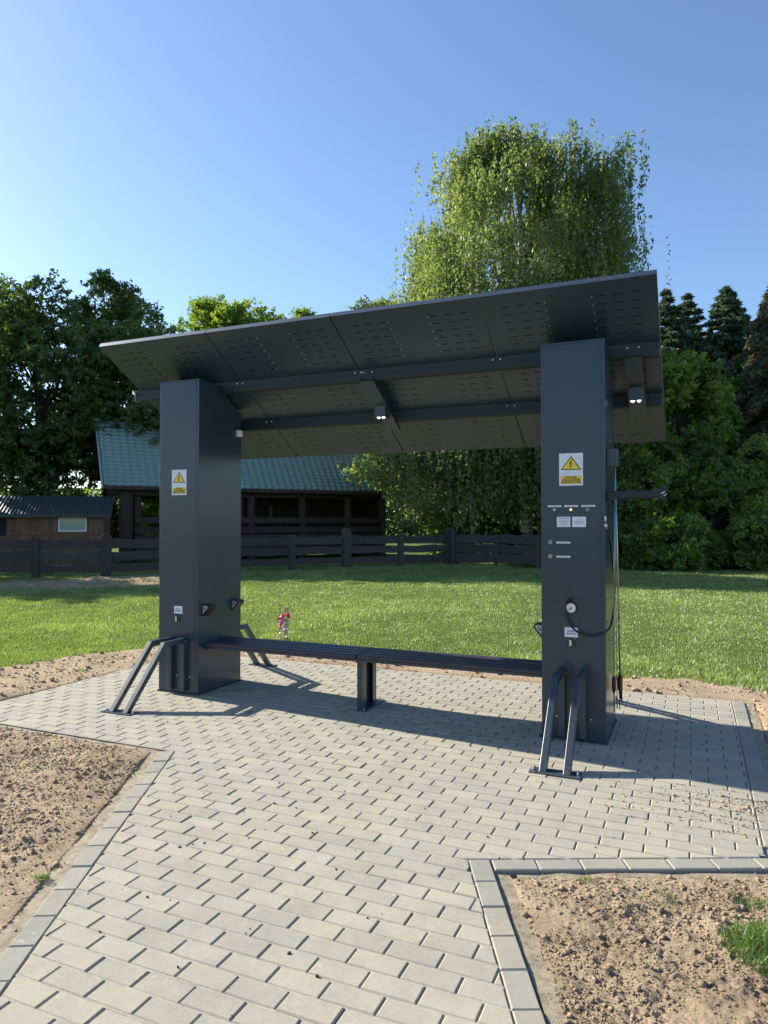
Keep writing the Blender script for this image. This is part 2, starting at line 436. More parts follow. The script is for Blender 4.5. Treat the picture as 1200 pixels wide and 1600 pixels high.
tag(sheet('soil_verge', np.arange(-8, 9, .055), np.arange(-9, 3.4, .055), lambda x, y: soil_full(x, y)-.002, M_SOIL,
          keep=lambda cx, cy: keep_soil(cx, cy) & ~inbox(cx, cy, (BR_[0]+.03, BR_[1]-.03, BR_[2]+.03, BR_[3]-.03)) & ~inbox(cx, cy, (BL_[0]+.03, BL_[1]-.03, BL_[2]+.03, BL_[3]-.03))), kind='structure')

# clods and pebbles of dry earth
phi = (1+5**.5)/2
ICO_V = np.array([(-1,phi,0),(1,phi,0),(-1,-phi,0),(1,-phi,0),(0,-1,phi),(0,1,phi),(0,-1,-phi),(0,1,-phi),(phi,0,-1),(phi,0,1),(-phi,0,-1),(-phi,0,1)])/1.902
ICO_F = np.array([(0,11,5),(0,5,1),(0,1,7),(0,7,10),(0,10,11),(1,5,9),(5,11,4),(11,10,2),(10,7,6),(7,1,8),(3,9,4),(3,4,2),(3,2,6),(3,6,8),(3,8,9),(4,9,5),(2,4,11),(6,2,10),(8,6,7),(9,8,1)])
OCT_V = np.array([(1,0,0),(0,1,0),(-1,0,0),(0,-1,0),(0,0,1),(0,0,-1)])*1.05
OCT_F = np.array([(0,1,4),(1,2,4),(2,3,4),(3,0,4),(1,0,5),(2,1,5),(3,2,5),(0,3,5)])
def clods(name, n, box, smin, smax, material, pw=2.6, mask=None, z=None):
    x = rng.uniform(box[0], box[1], n*3); y = rng.uniform(box[2], box[3], n*3)
    ok = ~paved(x, y, -.045) & (~paved(x, y, 0) | (rng.uniform(0, 1, len(x)) < .35))
    dens = vnoise(x*2.3, y*2.3, 31)*.5 + vnoise(x*6, y*6, 32)*.35 + .60
    ok &= rng.uniform(0, 1, len(x)) < dens
    if mask is not None: ok &= mask(x, y)
    x, y = x[ok][:n], y[ok][:n]; n = len(x)
    s = smin*(1-rng.uniform(0, 1, n)*(1-(smin/smax)**pw))**(-1/pw)
    h = (np.maximum(soil_full(x, y), -.013) if z is None else z(x, y)) + s*.25; s = np.where(paved(x, y, 0), s*.45, s)
    sc = rng.uniform(.6, 1.2, (n, 1, 3))*np.array((1, 1, .75))
    a = rng.uniform(0, 2*np.pi, n); ca, sa = np.cos(a), np.sin(a)
    Vs = []; Fs = []; Rs = []; base = 0; big = s > smin*2.6
    for sel, PV, PF in ((big, ICO_V, ICO_F), (~big, OCT_V, OCT_F)):
        m_ = int(sel.sum())
        if not m_: continue
        jit = 1 + rng.uniform(-.42, .42, (m_, len(PV), 1)); tilt = rng.normal(0, .25, (m_, len(PV), 3))
        V = (PV[None]+tilt*.5)*jit*sc[sel]*s[sel][:, None, None]
        Vx = V[..., 0]*ca[sel][:, None]-V[..., 1]*sa[sel][:, None] + x[sel][:, None]; Vy = V[..., 0]*sa[sel][:, None]+V[..., 1]*ca[sel][:, None] + y[sel][:, None]
        Vs.append(np.stack([Vx, Vy, V[..., 2]+h[sel][:, None]], -1).reshape(-1, 3))
        Fs.append((PF[None]+np.arange(m_)[:, None, None]*len(PV)).reshape(-1, 3)+base); base += m_*len(PV)
        Rs.append(np.repeat(rng.uniform(0, 1, m_), len(PF)))
    me = fastmesh(name, np.concatenate(Vs), np.concatenate(Fs), material, rnd=np.concatenate(Rs))
    o = link(name, me); tag(o, kind='stuff'); return o
o = clods('earth_clods', 30000, (3.2, 5.3, -3.7, -1.3), .0028, .015, M_SOIL, 2.9); tag(o, 'loose dry earth clods strewn over the bare bed at lower right', 'earth clods')
o = clods('earth_clods', 26000, (-1.2, 1.95, -3.9, -1.3), .0034, .017, M_SOIL, 2.8); tag(o, 'loose dry earth clods strewn over the bare bed at lower left', 'earth clods')
rear_mask = lambda x, y: (soil_edge(x, y) > -.12) & (y > -1.2)
o = clods('earth_clods', 9000, (-6.5, 7.5, -1.2, 3.1), .007, .032, M_SOIL, mask=rear_mask); tag(o, 'earth clods along the bare strip behind and beside the paving', 'earth clods')
o = clods('earth_clods', 1400, (-11.6, -7.4, 7.2, 10.6), .012, .045, M_SOIL, z=lambda x, y: lawn_h(x, y)-.02, mask=lambda x, y: sand_mask(x, y) > .5); tag(o, 'earth lumps on the low sandy heap in front of the fence', 'earth clods')
# crumbs spilled on the paving near the right edge
def crumbs():
    n = 800
    x = np.concatenate([rng.normal(4.28, .16, n//2), rng.uniform(3.6, 4.5, n-n//2)]); y = np.concatenate([rng.normal(-.85, .12, n//2), rng.uniform(-1.25, -.6, n-n//2)])
    lines = rng.uniform(0, 1, n) < .45; y = np.where(lines, np.round((y+1.31)/.1)*.1-1.31 + rng.normal(0, .004, n), y)
    s = rng.uniform(.0015, .006, n)*np.where(rng.uniform(0, 1, n) < .04, 2, 1)
    V = ICO_V[None]*(1+rng.uniform(-.3, .3, (n, 12, 1)))*s[:, None, None]*np.array((1.2, 1, .6)); V = V + np.stack([x, y, s*.3], 1)[:, None]
    F = (ICO_F[None]+np.arange(n)[:, None, None]*12).reshape(-1, 3)
    o = link('soil_crumbs', fastmesh('soil_crumbs', V.reshape(-1, 3), F, M_SOIL, rnd=np.repeat(rng.uniform(0, 1, n), 20), smooth=True))
    tag(o, 'crumbs of earth spilled on the pavers by the right edge', 'soil crumbs', kind='stuff')
crumbs()

# ------------------------------------------------------------------ paving
def clip_poly(P, a, d, keep_left=True):
    out = []; n = len(P); s = [d[0]*(p[1]-a[1]) - d[1]*(p[0]-a[0]) for p in P]
    if not keep_left: s = [-t for t in s]
    for i in range(n):
        p, q, sp, sq = P[i], P[(i+1) % n], s[i], s[(i+1) % n]
        if sp >= 0: out.append(p)
        if sp*sq < 0:
            t = sp/(sp-sq); out.append((p[0]+(q[0]-p[0])*t, p[1]+(q[1]-p[1])*t))
    return out
def area(P): return .5*sum(P[i][0]*P[(i+1) % len(P)][1]-P[(i+1) % len(P)][0]*P[i][1] for i in range(len(P)))
def clean(P):
    out = []
    for p in P:
        if not out or math.hypot(p[0]-out[-1][0], p[1]-out[-1][1]) > .004: out.append(p)
    if len(out) > 1 and math.hypot(out[0][0]-out[-1][0], out[0][1]-out[-1][1]) < .004: out.pop()
    return out
def inset(P, g):
    n = len(P); out = P
    for i in range(n):
        a = np.array(P[i]); b = np.array(P[(i+1) % n]); d = (b-a)/np.linalg.norm(b-a); nrm = np.array((-d[1], d[0]))
        out = clip_poly(out, a+nrm*g, d, True)
        if len(out) < 3: return []
    return clean(out)
def paver_geo(P, gap=.0020, ch=.0052, hgt=.0045, depth=.05):
    """rings: bottom, shoulder, top; P counter-clockwise"""
    A = inset(P, gap)
    if len(A) < 3 or area(A) < .0004: return None
    B = inset(A, ch)
    if len(B) != len(A):
        B = [tuple(np.array(p)+(np.mean(A, 0)-np.array(p))*.06) for p in A]
    n = len(A)
    V = [(x, y, -depth) for x, y in A] + [(x, y, -hgt) for x, y in A] + [(x, y, 0) for x, y in B]
    F = [(i, (i+1) % n, n+(i+1) % n, n+i) for i in range(n)] + [(n+i, n+(i+1) % n, 2*n+(i+1) % n, 2*n+i) for i in range(n)] + [tuple(range(2*n, 3*n))]
    return V, F
# bedding: one sheet under all pavers, structure that owns them
bed = MB()
bed.add([(XL-.02, YF, -.0125), (XR+.12, YF, -.0125), (XR+.12, YB+.02, -.0125), (XL-.02, YB+.02, -.0125)], [(0, 1, 2, 3)])
pl = [L1a+L1d*7.5-np.array((-L1d[1], L1d[0]))*.1, C1+R1d*7.0+np.array((-R1d[1], R1d[0]))*.1, C1+np.array((-R1d[1], R1d[0]))*.1, C1+H1d*1.52-np.array((-H1d[1], H1d[0]))*.1,
      np.array((XR+.12, YF)), L1a-np.array((-L1d[1], L1d[0]))*.1]
bed.add([(float(p[0]), float(p[1]), -.0125) for p in pl], [(0, 1, 2, 3, 4, 5)])
pav = bed.build('pavement', M_SAND); tag(pav, kind='structure')

pieces = []     # (poly centre, V, F, full?, mat, angle)
def lay(P, border=False):
    P = clean(P)
    if len(P) < 3 or area(P) < .0010: return
    c = np.mean(P, 0); g = paver_geo([(p[0]-c[0], p[1]-c[1]) for p in P])
    if g: pieces.append([c, g, border])
FULL = None
row = 0; y = YF
rows = [YF + .1*k for k in range(0, 30)] + [YF - .1*k for k in range(1, 66)]
for y0 in rows:
    k = round((y0-YF)/.1); off = (k % 2)*.1 + .03
    wob = .0025*math.sin(k*1.7)
    x0 = -1.5+off-.2
    while x0 < 8.2:
        P = [(x0, y0), (x0+.2, y0), (x0+.2, y0+.1), (x0, y0+.1)]
        cx, cy = x0+.1, y0+.05
        if cy > YF:
            P = clip_poly(P, (XL, 0), (0, 1), False); 
            if P: P = clip_poly(P, (XR, 0), (0, 1), True)
        else:
            if cy < -2.0 and (side(cx, cy, L1a, L1d) < -.3 or side(cx, cy, C1, R1d) > .3): x0 += .2; continue
            P = clip_poly(P, L1a, L1d, True)
            below = [side(p[0], p[1], C1, H1d) < 0 for p in P]
            if P:
                if any(below) and (side(cx, cy, C1, R1d) < .02 or side(cx, cy, C1, H1d) < -.16): P = clip_poly(P, C1, R1d, False)
                elif any(below): P = clip_poly(P, C1, H1d, True)
            if P: P = clip_poly(P, (XR, 0), (0, 1), True)
        if P and len(P) >= 3: lay(P)
        x0 += .2
def strip(a, d, n, left, s=.2, wd=.1, start=0.0):
    nrm = np.array((-d[1], d[0]))*(1 if left else -1)
    for i in range(n):
        p = a+d*(start+i*s); q = p+d*s
        P = [tuple(p), tuple(q), tuple(q+nrm*wd), tuple(p+nrm*wd)]
        if area(P) < 0: P = P[::-1]
        lay(P, True)
strip(L1a, L1d, 33, False)                                   # left of the path
strip(C1, R1d, 30, True)                                     # right of the path
strip(C1+H1d*.105-np.array((-H1d[1], H1d[0]))*.0, H1d, 8, False)   # cross border
strip(np.array((XR, YB)), np.array((0, -1.)), 15, True)      # right edge of the platform
FOV = math.tan(R(29))
def camdist(c):
    rx, ry = c[0]-CAM.x, c[1]-CAM.y; dep = -rx*.3995+ry*.9167; lt = rx*.9167+ry*.3995
    vis = dep > 1.4 and abs(lt) < dep*.56+.15
    return (0 if vis else 1, dep)
pieces.sort(key=lambda p: camdist(p[0]))
shared = {}
nsep = {False: 0, True: 0}; joined = {False: ([], [], []), True: ([], [], [])}
for c, (V, F), brd in pieces:
    m = M_BORD if brd else M_PAVER
    tx, ty, dz = random.gauss(0, .0035), random.gauss(0, .0035), random.gauss(0, .0011)
    lim = 60 if brd else 240
    if nsep[brd] < lim and camdist(c)[0] == 0:
        nsep[brd] += 1
        key = (brd, tuple(round(t, 3) for v in V for t in v))
        if key not in shared:
            me = bpy.data.meshes.new('paver'); me.from_pydata(V, [], F); me.materials.append(m); shared[key] = me
        o = bpy.data.objects.new('border_paver' if brd else 'paver', shared[key]); COL.objects.link(o); o.parent = pav
        o.location = (c[0], c[1], dz); o.rotation_euler = (tx, ty, random.gauss(0, .002))
    else:
        jv, jf, jr = joined[brd]; b = len(jv); r = random.random()
        jv += [(v[0]+c[0], v[1]+c[1], v[2]+dz+v[0]*ty+v[1]*tx) for v in V]; jf += [tuple(i+b for i in f) for f in F]; jr += [r]*len(F)
for brd in (False, True):
    jv, jf, jr = joined[brd]
    me = bpy.data.meshes.new('pavers'); me.from_pydata(jv, [], jf); me.materials.append(M_BORD if brd else M_PAVER)
    a = me.attributes.new('rnd', 'FLOAT', 'FACE'); a.data.foreach_set('value', jr)
    o = link('border_pavers' if brd else 'pavers', me, pav); tag(o, kind='stuff')

# sand swept into the long joints, almost level with the paver faces
sj = MB()
for y0 in rows:
    for (xa, xb) in ((-1.5, 8.2),):
        P = [(xa, y0-.0055), (xb, y0-.0055), (xb, y0+.0055), (xa, y0+.0055)]
        Q = []
        if y0 > YF-.01: Q.append(clip_poly(clip_poly(P, (XL, 0), (0, 1), False), (XR, 0), (0, 1), True))
        else:
            L_ = clip_poly(P, L1a, L1d, True)
            Q.append(clip_poly(L_, C1, R1d, False))
            if y0 > -2.05:
                T = clip_poly(clip_poly(L_, C1, R1d, True), (XR, 0), (0, 1), True)
                if len(T) > 2: Q.append(clip_poly(T, C1, H1d, True))
        for q_ in Q:
            if len(q_) > 2: sj.add([(p[0], p[1], -.0034) for p in q_], [tuple(range(len(q_)))])
o = sj.build('joint_sand', M_SAND, pav); tag(o, kind='stuff')

# concrete kerb haunch around the paving
def kerb():
    m = MB()
    def run(a, d, n, left, off, wd, z=-.012):
        nrm = np.array((-d[1], d[0]))*(1 if left else -1)
        seg = .1; k = int(n/seg)
        wj = [wd+random.uniform(-.010, .012) for _ in range(k+1)]; zj = [z+random.uniform(-.004, .003) for _ in range(k+1)]
        for i in range(k):
            p = a+d*(i*seg); q = a+d*((i+1)*seg)
            A = p+nrm*off; B = q+nrm*off; Cc = q+nrm*(off+wj[i+1]); D = p+nrm*(off+wj[i])
            m.add([(*A, zj[i]), (*B, zj[i+1]), (*Cc, zj[i+1]-.003), (*D, zj[i]-.003), (*Cc, -.12), (*D, -.12)], [(0, 1, 2, 3), (3, 2, 4, 5)])
    run(L1a-L1d*.02, L1d, 7.4, False, .104, .075)
    run(C1, R1d, 6.6, True, .104, .070)
    nH = np.array((-H1d[1], H1d[0]))
    run(C1+H1d*.2, H1d, 1.5, False, .104, .055, -.016)
    run(np.array((XR, YB+.03)), np.array((0, -1.)), 3.1, True, .104, .07)
    run(np.array((XL-.05, YB+.003)), np.array((1., 0)), 6.0, True, 0, .05, -.008)
    run(np.array((XL-.003, YB)), np.array((0, -1.)), 3.05, False, 0, .05, -.008)
    run(np.array((XL-.05, YF-.003)), np.array((1., 0)), 2.2, False, 0, .05, -.012)
    o = m.build('kerb', M_EDGE); tag(o, kind='structure')
kerb()

def litter():
    n = 260; x = rng.uniform(-1.2, 4.3, n); y = rng.uniform(-3.4, 1.6, n); ok = paved(x, y, -.12); x, y = x[ok], y[ok]; n = len(x)
    s = rng.uniform(.0018, .0060, n)
    V = ICO_V[None]*(1+rng.uniform(-.4, .4, (n, 12, 1)))*s[:, None, None]*rng.uniform(.5, 1.6, (n, 1, 3)); V = V + np.stack([x, y, s*.4], 1)[:, None]
    F = (ICO_F[None]+np.arange(n)[:, None, None]*12).reshape(-1, 3)
    o = link('grit', fastmesh('grit', V.reshape(-1, 3), F, M_BARK, rnd=np.repeat(rng.uniform(0, 1, n), 20)))
    tag(o, 'dark grit and tiny twigs scattered over the pavers', 'grit', kind='stuff')
litter()

# ------------------------------------------------------------------ bike shelter
CW, CD, CG, CH = .4443, .647, 3.0478, 2.828
shel = empty('bike_shelter', (1.5, .3, 0), 'anthracite metal bicycle shelter with two box columns and a sloping slotted roof on the paving', 'shelter')
RA = (2.2334-3.1551)/(1.3253+.2267)
def rz(y): return 3.1551 + RA*(y+.2267)
ang = math.atan(RA); RV = Vector((0, math.cos(ang), math.sin(ang))); RN = Vector((0, -math.sin(ang), math.cos(ang)))
RX0, RX1 = -.963, 3.851; PW = (RX1-RX0)/4
def column(x0):
    x1 = x0+CW; m = MB()
    prof = [(0, .012), (CD, .012), (CD, rz(CD)-.04), (.34, rz(.34)-.035), (.27, CH), (0, CH)]
    m.prism(prof, lambda u, v, t: (t, u, v), x0, x1)
    o = m.build('column', M_ANTH, shel, .003)
    b = MB(); b.box(x0-.012, x1+.012, -.012, CD+.012, .0015, .0115); b.build('base_plate', M_ANTH, o)
    # folded front door sheet, 2 mm proud, with a seam near its right edge
    f = MB(); f.box(x0+.004, x1-.030, -.0025, .001, .02, CH-.012); f.build('front_sheet', M_ANTH, o, .001)
    t = MB(); t.box(x0-.003, x1+.003, -.004, .03, CH-.010, CH+.004); t.build('top_trim', M_ANTH, o, .001)
    return o
colL = column(-CW); colR = column(CG)
# rear plate of right column side door seam and screws
sc = MB()
for yy, zz in ((.10, .84), (.30, .80), (.16, .70), (.40, .66), (.12, 1.0), (.36, .98), (.20, .58)):
    sc.dome((CG+CW, yy, zz), (1, 0, 0), .006, .004, 8)
sc.build('side_screws', M_BLACK, shel)
# soffit panels with slots
def grid_panel(x0, x1, y0, y1, slot_rows):
    starts = [.14, .255, .37, .80, .915, 1.03]; sl_, sh = .060, .0058
    xs = [x0+.005, x1-.005]
    for s in starts: xs += [x0+s, x0+s+sl_]
    xs = sorted(xs); ys = sorted([y0, y1] + [v for r in slot_rows for v in (r, r+sh)])
    th = .0015; V = []; F = []
    nx, ny = len(xs), len(ys)
    for lay_ in (0, 1):
        for yv in ys:
            for xv in xs: V.append(tuple(Vector((xv, yv, rz(yv))) + RN*(th*lay_)))
    sx = {xs.index(x0+s) for s in starts}; sy = {ys.index(r) for r in slot_rows}
    solid = lambda i, j: 0 <= i < nx-1 and 0 <= j < ny-1 and not (i in sx and j in sy)
    K = nx*ny
    for j in range(ny-1):
        for i in range(nx-1):
            if not solid(i, j): continue
            a = j*nx+i; F.append((a, a+nx, a+nx+1, a+1)); F.append((K+a, K+a+1, K+a+nx+1, K+a+nx))
            if not solid(i-1, j): F.append((a, K+a, K+a+nx, a+nx))
            if not solid(i+1, j): F.append((a+1, a+nx+1, K+a+nx+1, K+a+1))
            if not solid(i, j-1): F.append((a, a+1, K+a+1, K+a))
            if not solid(i, j+1): F.append((a+nx, K+a+nx, K+a+nx+1, a+nx+1))
    me = bpy.data.meshes.new('soffit_panel'); me.from_pydata(V, [], F); me.materials.append(M_SOFF)
    return link('soffit_panel', me, shel)
for k in range(4):
    x0 = RX0+PW*k; x1 = x0+PW
    grid_panel(x0, x1, -.2267, .318, [-.128+.064*i for i in range(6)])
    grid_panel(x0, x1, .330, .802, [.415+.064*i for i in range(5)])
    grid_panel(x0, x1, .814, 1.3253, [.909+.064*i for i in range(6)])
    # solar panel above: frame and dark glass
    fr = MB(); t0, t1 = .012, .042
    def q(x, y, h): return Vector((x, y, rz(y))) + RN*h
    def slab(m, xa, xb, ya, yb, h0, h1): m.hexa([q(xa, ya, h0), q(xb, ya, h0), q(xb, yb, h0), q(xa, yb, h0), q(xa, ya, h1), q(xb, ya, h1), q(xb, yb, h1), q(xa, yb, h1)])
    xa, xb, ya, yb = x0+.004, x1-.004, -.2267, 1.3253
    slab(fr, xa, xb, ya-.002, ya+.028, .0025, t1); slab(fr, xa, xb, yb-.028, yb+.002, .0025, t1)
    slab(fr, xa, xa+.028, ya+.028, yb-.028, .0025, t1); slab(fr, xb-.028, xb, ya+.028, yb-.028, .0025, t1)
    po = fr.build('solar_panel', M_ANTH, shel, .0015)
    tr = MB(); slab(tr, xa, xb, ya-.006, ya-.0025, .004, t1+.001); tr.build('front_trim', M_TRIM, po)
    gl = MB(); slab(gl, xa+.026, xb-.026, ya+.026, yb-.026, .030, .040); gl.build('solar_glass', M_SOLAR, po)
# beams: C-profiles with a small lip
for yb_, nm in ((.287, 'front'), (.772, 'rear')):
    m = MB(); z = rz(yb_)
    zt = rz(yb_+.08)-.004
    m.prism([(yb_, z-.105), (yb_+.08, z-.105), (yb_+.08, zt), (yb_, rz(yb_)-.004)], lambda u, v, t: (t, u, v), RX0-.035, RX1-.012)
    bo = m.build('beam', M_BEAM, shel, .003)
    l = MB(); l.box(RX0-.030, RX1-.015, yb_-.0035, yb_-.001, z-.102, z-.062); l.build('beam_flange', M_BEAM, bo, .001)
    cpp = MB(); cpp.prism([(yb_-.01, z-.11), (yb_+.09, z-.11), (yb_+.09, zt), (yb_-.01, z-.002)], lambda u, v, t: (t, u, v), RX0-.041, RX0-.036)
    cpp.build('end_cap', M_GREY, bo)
    tb = MB(); zz_ = z-.03
    tb.add([(RX0-.075, yb_-.004, zz_+.035), (RX0-.075, yb_-.004, zz_-.002), (RX0+.005, yb_-.05, zz_-.03), (RX0-.072, yb_-.002, zz_+.033), (RX0-.072, yb_-.002, zz_-.004), (RX0+.008, yb_-.048, zz_-.032)],
           [(0, 1, 2), (5, 4, 3), (0, 3, 4, 1), (1, 4, 5, 2), (2, 5, 3, 0)])
    if nm == 'front': tb.build('sun_catch_tab', M_GREY, bo)  # added tab, angled into the sun to stand in for a sunlit beam end
    bl = MB()
    for k in (1, 2, 3):
        for dx in (-.03, .03):
            bl.dome((RX0+PW*k+dx, yb_-.0035, z-.030), (0, -1, 0), .009, .007, 8)
    bl.build('bolts', M_STEEL, bo)
# rivets on the front soffit row
rv = MB()
for k in range(4):
    for dx in (.452, .775):
        for i in range(6):
            yv = -.124+.064*i
            rv.dome(Vector((RX0+PW*k+dx, yv, rz(yv))) - RN*.0005, -RN, .0045, .003, 6)
rv.build('rivets', M_STEEL, shel)
# lamps: bracket plate across both beams + lamp head
for xc, nm in ((1.535, 'a'), (3.66, 'b')):
    m = MB(); off = .108
    def q2(x, y, h): return Vector((x, y, rz(y))) - RN*h
    xa, xb = xc-.062, xc+.062
    ya, yb_ = .315, .905
    m.hexa([q2(xa, ya, off+.006), q2(xb, ya, off+.006), q2(xb, yb_, off+.006), q2(xa, yb_, off+.006), q2(xa, ya, off), q2(xb, ya, off), q2(xb, yb_, off), q2(xa, yb_, off)])
    for xx in (xa, xb-.004):
        m.hexa([q2(xx, ya, off-.004), q2(xx+.004, ya, off-.004), q2(xx+.004, yb_, off-.004), q2(xx, yb_, off-.004), q2(xx, ya, off-.03), q2(xx+.004, ya, off-.03), q2(xx+.004, yb_, off-.03), q2(xx, yb_, off-.03)])
    pl_ = m.build('lamp_bracket', M_SOFF, shel)
    h = MB(); yc = .60; zc = rz(yc)-off
    h.prism([(yc-.06, zc-.085), (yc+.035, zc-.085), (yc+.055, rz(yc+.055)-off-.012), (yc-.06, rz(yc-.06)-off-.012)], lambda u, v, t: (t, u, v), xc-.055, xc+.050)
    h.build('lamp_head', M_RACK, pl_, .003)
    e = MB()
    for dx in (-.024, .022): e.dome((xc+dx, yc-.035, zc-.0855), (0, -.25, -1), .015, .012, 12)
    e.build('lamp_lens', M_LAMP, pl_, smooth=True)
    b = MB()
    for dx in (-.04, .04):
        b.dome((xc+dx, .2835, rz(.287)-.035), (0, -1, 0), .008, .006, 8); b.dome((xc+dx, .7685, rz(.772)-.085), (0, -1, 0), .008, .006, 8)
    b.build('lamp_screws', M_STEEL, pl_)

# ---- signs and labels
FONT_CACHE = {}
def text(s, size, loc, mat_, parent, name='lettering', rot=(math.pi/2, 0, 0), bold=0.0, align='CENTER', sx=1.0):
    cu = bpy.data.curves.new('t', 'FONT'); cu.body = s; cu.size = size; cu.align_x = align; cu.align_y = 'CENTER'; cu.offset = bold; cu.extrude = .0003
    to = bpy.data.objects.new('t', cu); COL.objects.link(to)
    dg = bpy.context.evaluated_depsgraph_get(); me = bpy.data.meshes.new_from_object(to.evaluated_get(dg)); bpy.data.objects.remove(to)
    me.transform(Matrix.Translation(Vector(loc)) @ Matrix.Rotation(rot[2], 4, 'Z') @ Matrix.Rotation(rot[1], 4, 'Y') @ Matrix.Rotation(rot[0], 4, 'X') @ Matrix.Scale(sx, 4, (1, 0, 0)))
    me.materials.clear(); me.materials.append(mat_)
    return link(name, me, parent)
def warning_sign(cx, z0, z1, wd, y=-.0025):
    t = .0016; x0, x1 = cx-wd/2, cx+wd/2; H = z1-z0
    m = MB(); m.box(x0, x1, y-t, y, z0, z1); s = m.build('warning_sign', M_PAPER, shel, .0004, label='white and yellow high voltage warning sign')
    fy = y-t
    P = lambda u, v, d: (cx+u*wd, fy-d, z0+v*H)
    tri = lambda k, c=(0, .62): [(c[0]+(-.43)*k, .49+(1-k)*.13), (c[0]+.43*k, .49+(1-k)*.13), (0, .91-(1-k)*.22)]
    a = MB(); a.prism([(-.43, .485), (.43, .485), (.0, .915)], lambda u, v, d: P(u, v, d), .0004, .0010); a.build('warning_triangle', M_BLACK, s)
    a = MB(); a.prism([(-.36, .512), (.36, .512), (.0, .868)], lambda u, v, d: P(u, v, d), .0012, .0016); a.build('triangle_field', M_YEL, s)
    a = MB(); a.prism([(.02, .80), (-.085, .665), (-.015, .675), (-.03, .585), (-.065, .595), (-.012, .535), (.03, .60), (.002, .592), (.045, .715), (-.02, .705), (.055, .79)],
                      lambda u, v, d: P(u, v, d), .0018, .0022); a.build('lightning_bolt', M_BLACK, s)
    a = MB(); a.prism([(-.43, .05), (.43, .05), (.43, .30), (-.43, .30)], lambda u, v, d: P(u, v, d), .0004, .0010); a.build('yellow_field', M_YEL, s)
    for tx, vv in (('UWAGA', .255), ('URZĄDZENIE', .175), ('ELEKTRYCZNE', .095)):
        text(tx, .095*H, (cx, fy-.0014, z0+vv*H), M_BLACK, s, bold=.0006, sx=.95)
warning_sign(3.260, 1.803, 2.034, .166)
warning_sign(-.218, 1.790, 2.020, .165)
def plate(name, x0, x1, z0, z1, m_, lines=(), seed=1, y=-.0025):
    a = MB(); a.box(x0, x1, y-.0012, y, z0, z1); p = a.build(name, m_, shel, .0003)
    r = random.Random(seed)
    if lines:
        b = MB()
        for (vc, vh, u0, u1) in lines:   # small illegible print: broken dashes
            u = u0
            while u < u1:
                w_ = r.uniform(.02, .06); hh = vh*r.uniform(.75, 1)
                b.box(x0+u*(x1-x0), x0+min(u+w_, u1)*(x1-x0), y-.0017, y-.0013, z0+(vc-hh/2)*(z1-z0), z0+(vc+hh/2)*(z1-z0)); u += w_+r.uniform(.01, .03)
        b.build('print', M_PRINT, p)
    return p
for i, (xa, xb) in enumerate(((3.096, 3.191), (3.212, 3.307), (3.330, 3.425))):
    plate('label_strip', xa, xb, 1.651, 1.664, M_WHITE, [(.5, .35, .12, .88)], i)
for i, zc in enumerate((1.398, 1.297)):
    plate('label_strip', 3.156, 3.253, zc-.0065, zc+.0065, M_WHITE, [(.5, .35, .15, .85)], 5+i)
plate('instruction_card', 3.160, 3.254, 1.509, 1.582, M_PAPER, [(.88, .06, .12, .88), (.78, .05, .1, .9), (.60, .05, .1, .9), (.50, .05, .15, .85), (.40, .05, .35, .65), (.30, .05, .1, .9), (.18, .05, .2, .8)], 11)
plate('instruction_card', 3.267, 3.362, 1.509, 1.582, M_PAPER, [(.68, .06, .28, .72), (.52, .06, .12, .88), (.42, .05, .3, .6), (.32, .05, .15, .85)], 12)
plate('socket_label', 3.211, 3.303, .728, .797, M_PAPER, [(.62, .17, .2, .72), (.36, .17, .12, .88)], 13)
plate('socket_label', -.268, -.176, .717, .786, M_PAPER, [(.62, .17, .2, .75), (.36, .17, .12, .85)], 14)
for xc, m_ in ((3.143, M_LEDG), (3.258, M_LED), (3.373, M_LEDT)):
    a = MB(); a.disc((xc, -.0025, 1.632), (0, -1, 0), .0105, .004); s = a.build('indicator_light', M_CHROME if m_ is not M_LED else M_LEDG, shel)
    a = MB(); a.dome((xc, -.0065, 1.632), (0, -1, 0), .008, .004, 14); a.build('lens', m_, s, smooth=True)
for zc in (1.400, 1.299):
    a = MB(); a.disc((3.113, -.0025, zc), (0, -1, 0), .0135, .006); s = a.build('push_button', M_CHROME, shel, .001)
    a = MB(); a.disc((3.113, -.0125, zc), (0, -1, 0), .0065, .0006); a.build('button_centre', M_BLACK, s)
def socket(xc, zc):
    a = MB(); a.box(xc-.024, xc+.024, -.0125, -.0025, zc-.030, zc+.030); s = a.build('socket_plate', M_BLACK, shel, .002)
    a = MB(); a.box(xc-.017, xc+.001, -.021, -.0125, zc-.022, zc+.020); a.build('flap', M_CHROME, s, .003)
    a = MB()
    for dx, dz in ((-.019, .025), (.019, .025), (.019, -.025), (-.019, -.025)): a.dome((xc+dx, -.0125, zc+dz), (0, -1, 0), .003, .002, 8)
    a.build('screws', M_STEEL, s)
socket(3.262, .690); socket(-.226, .672)
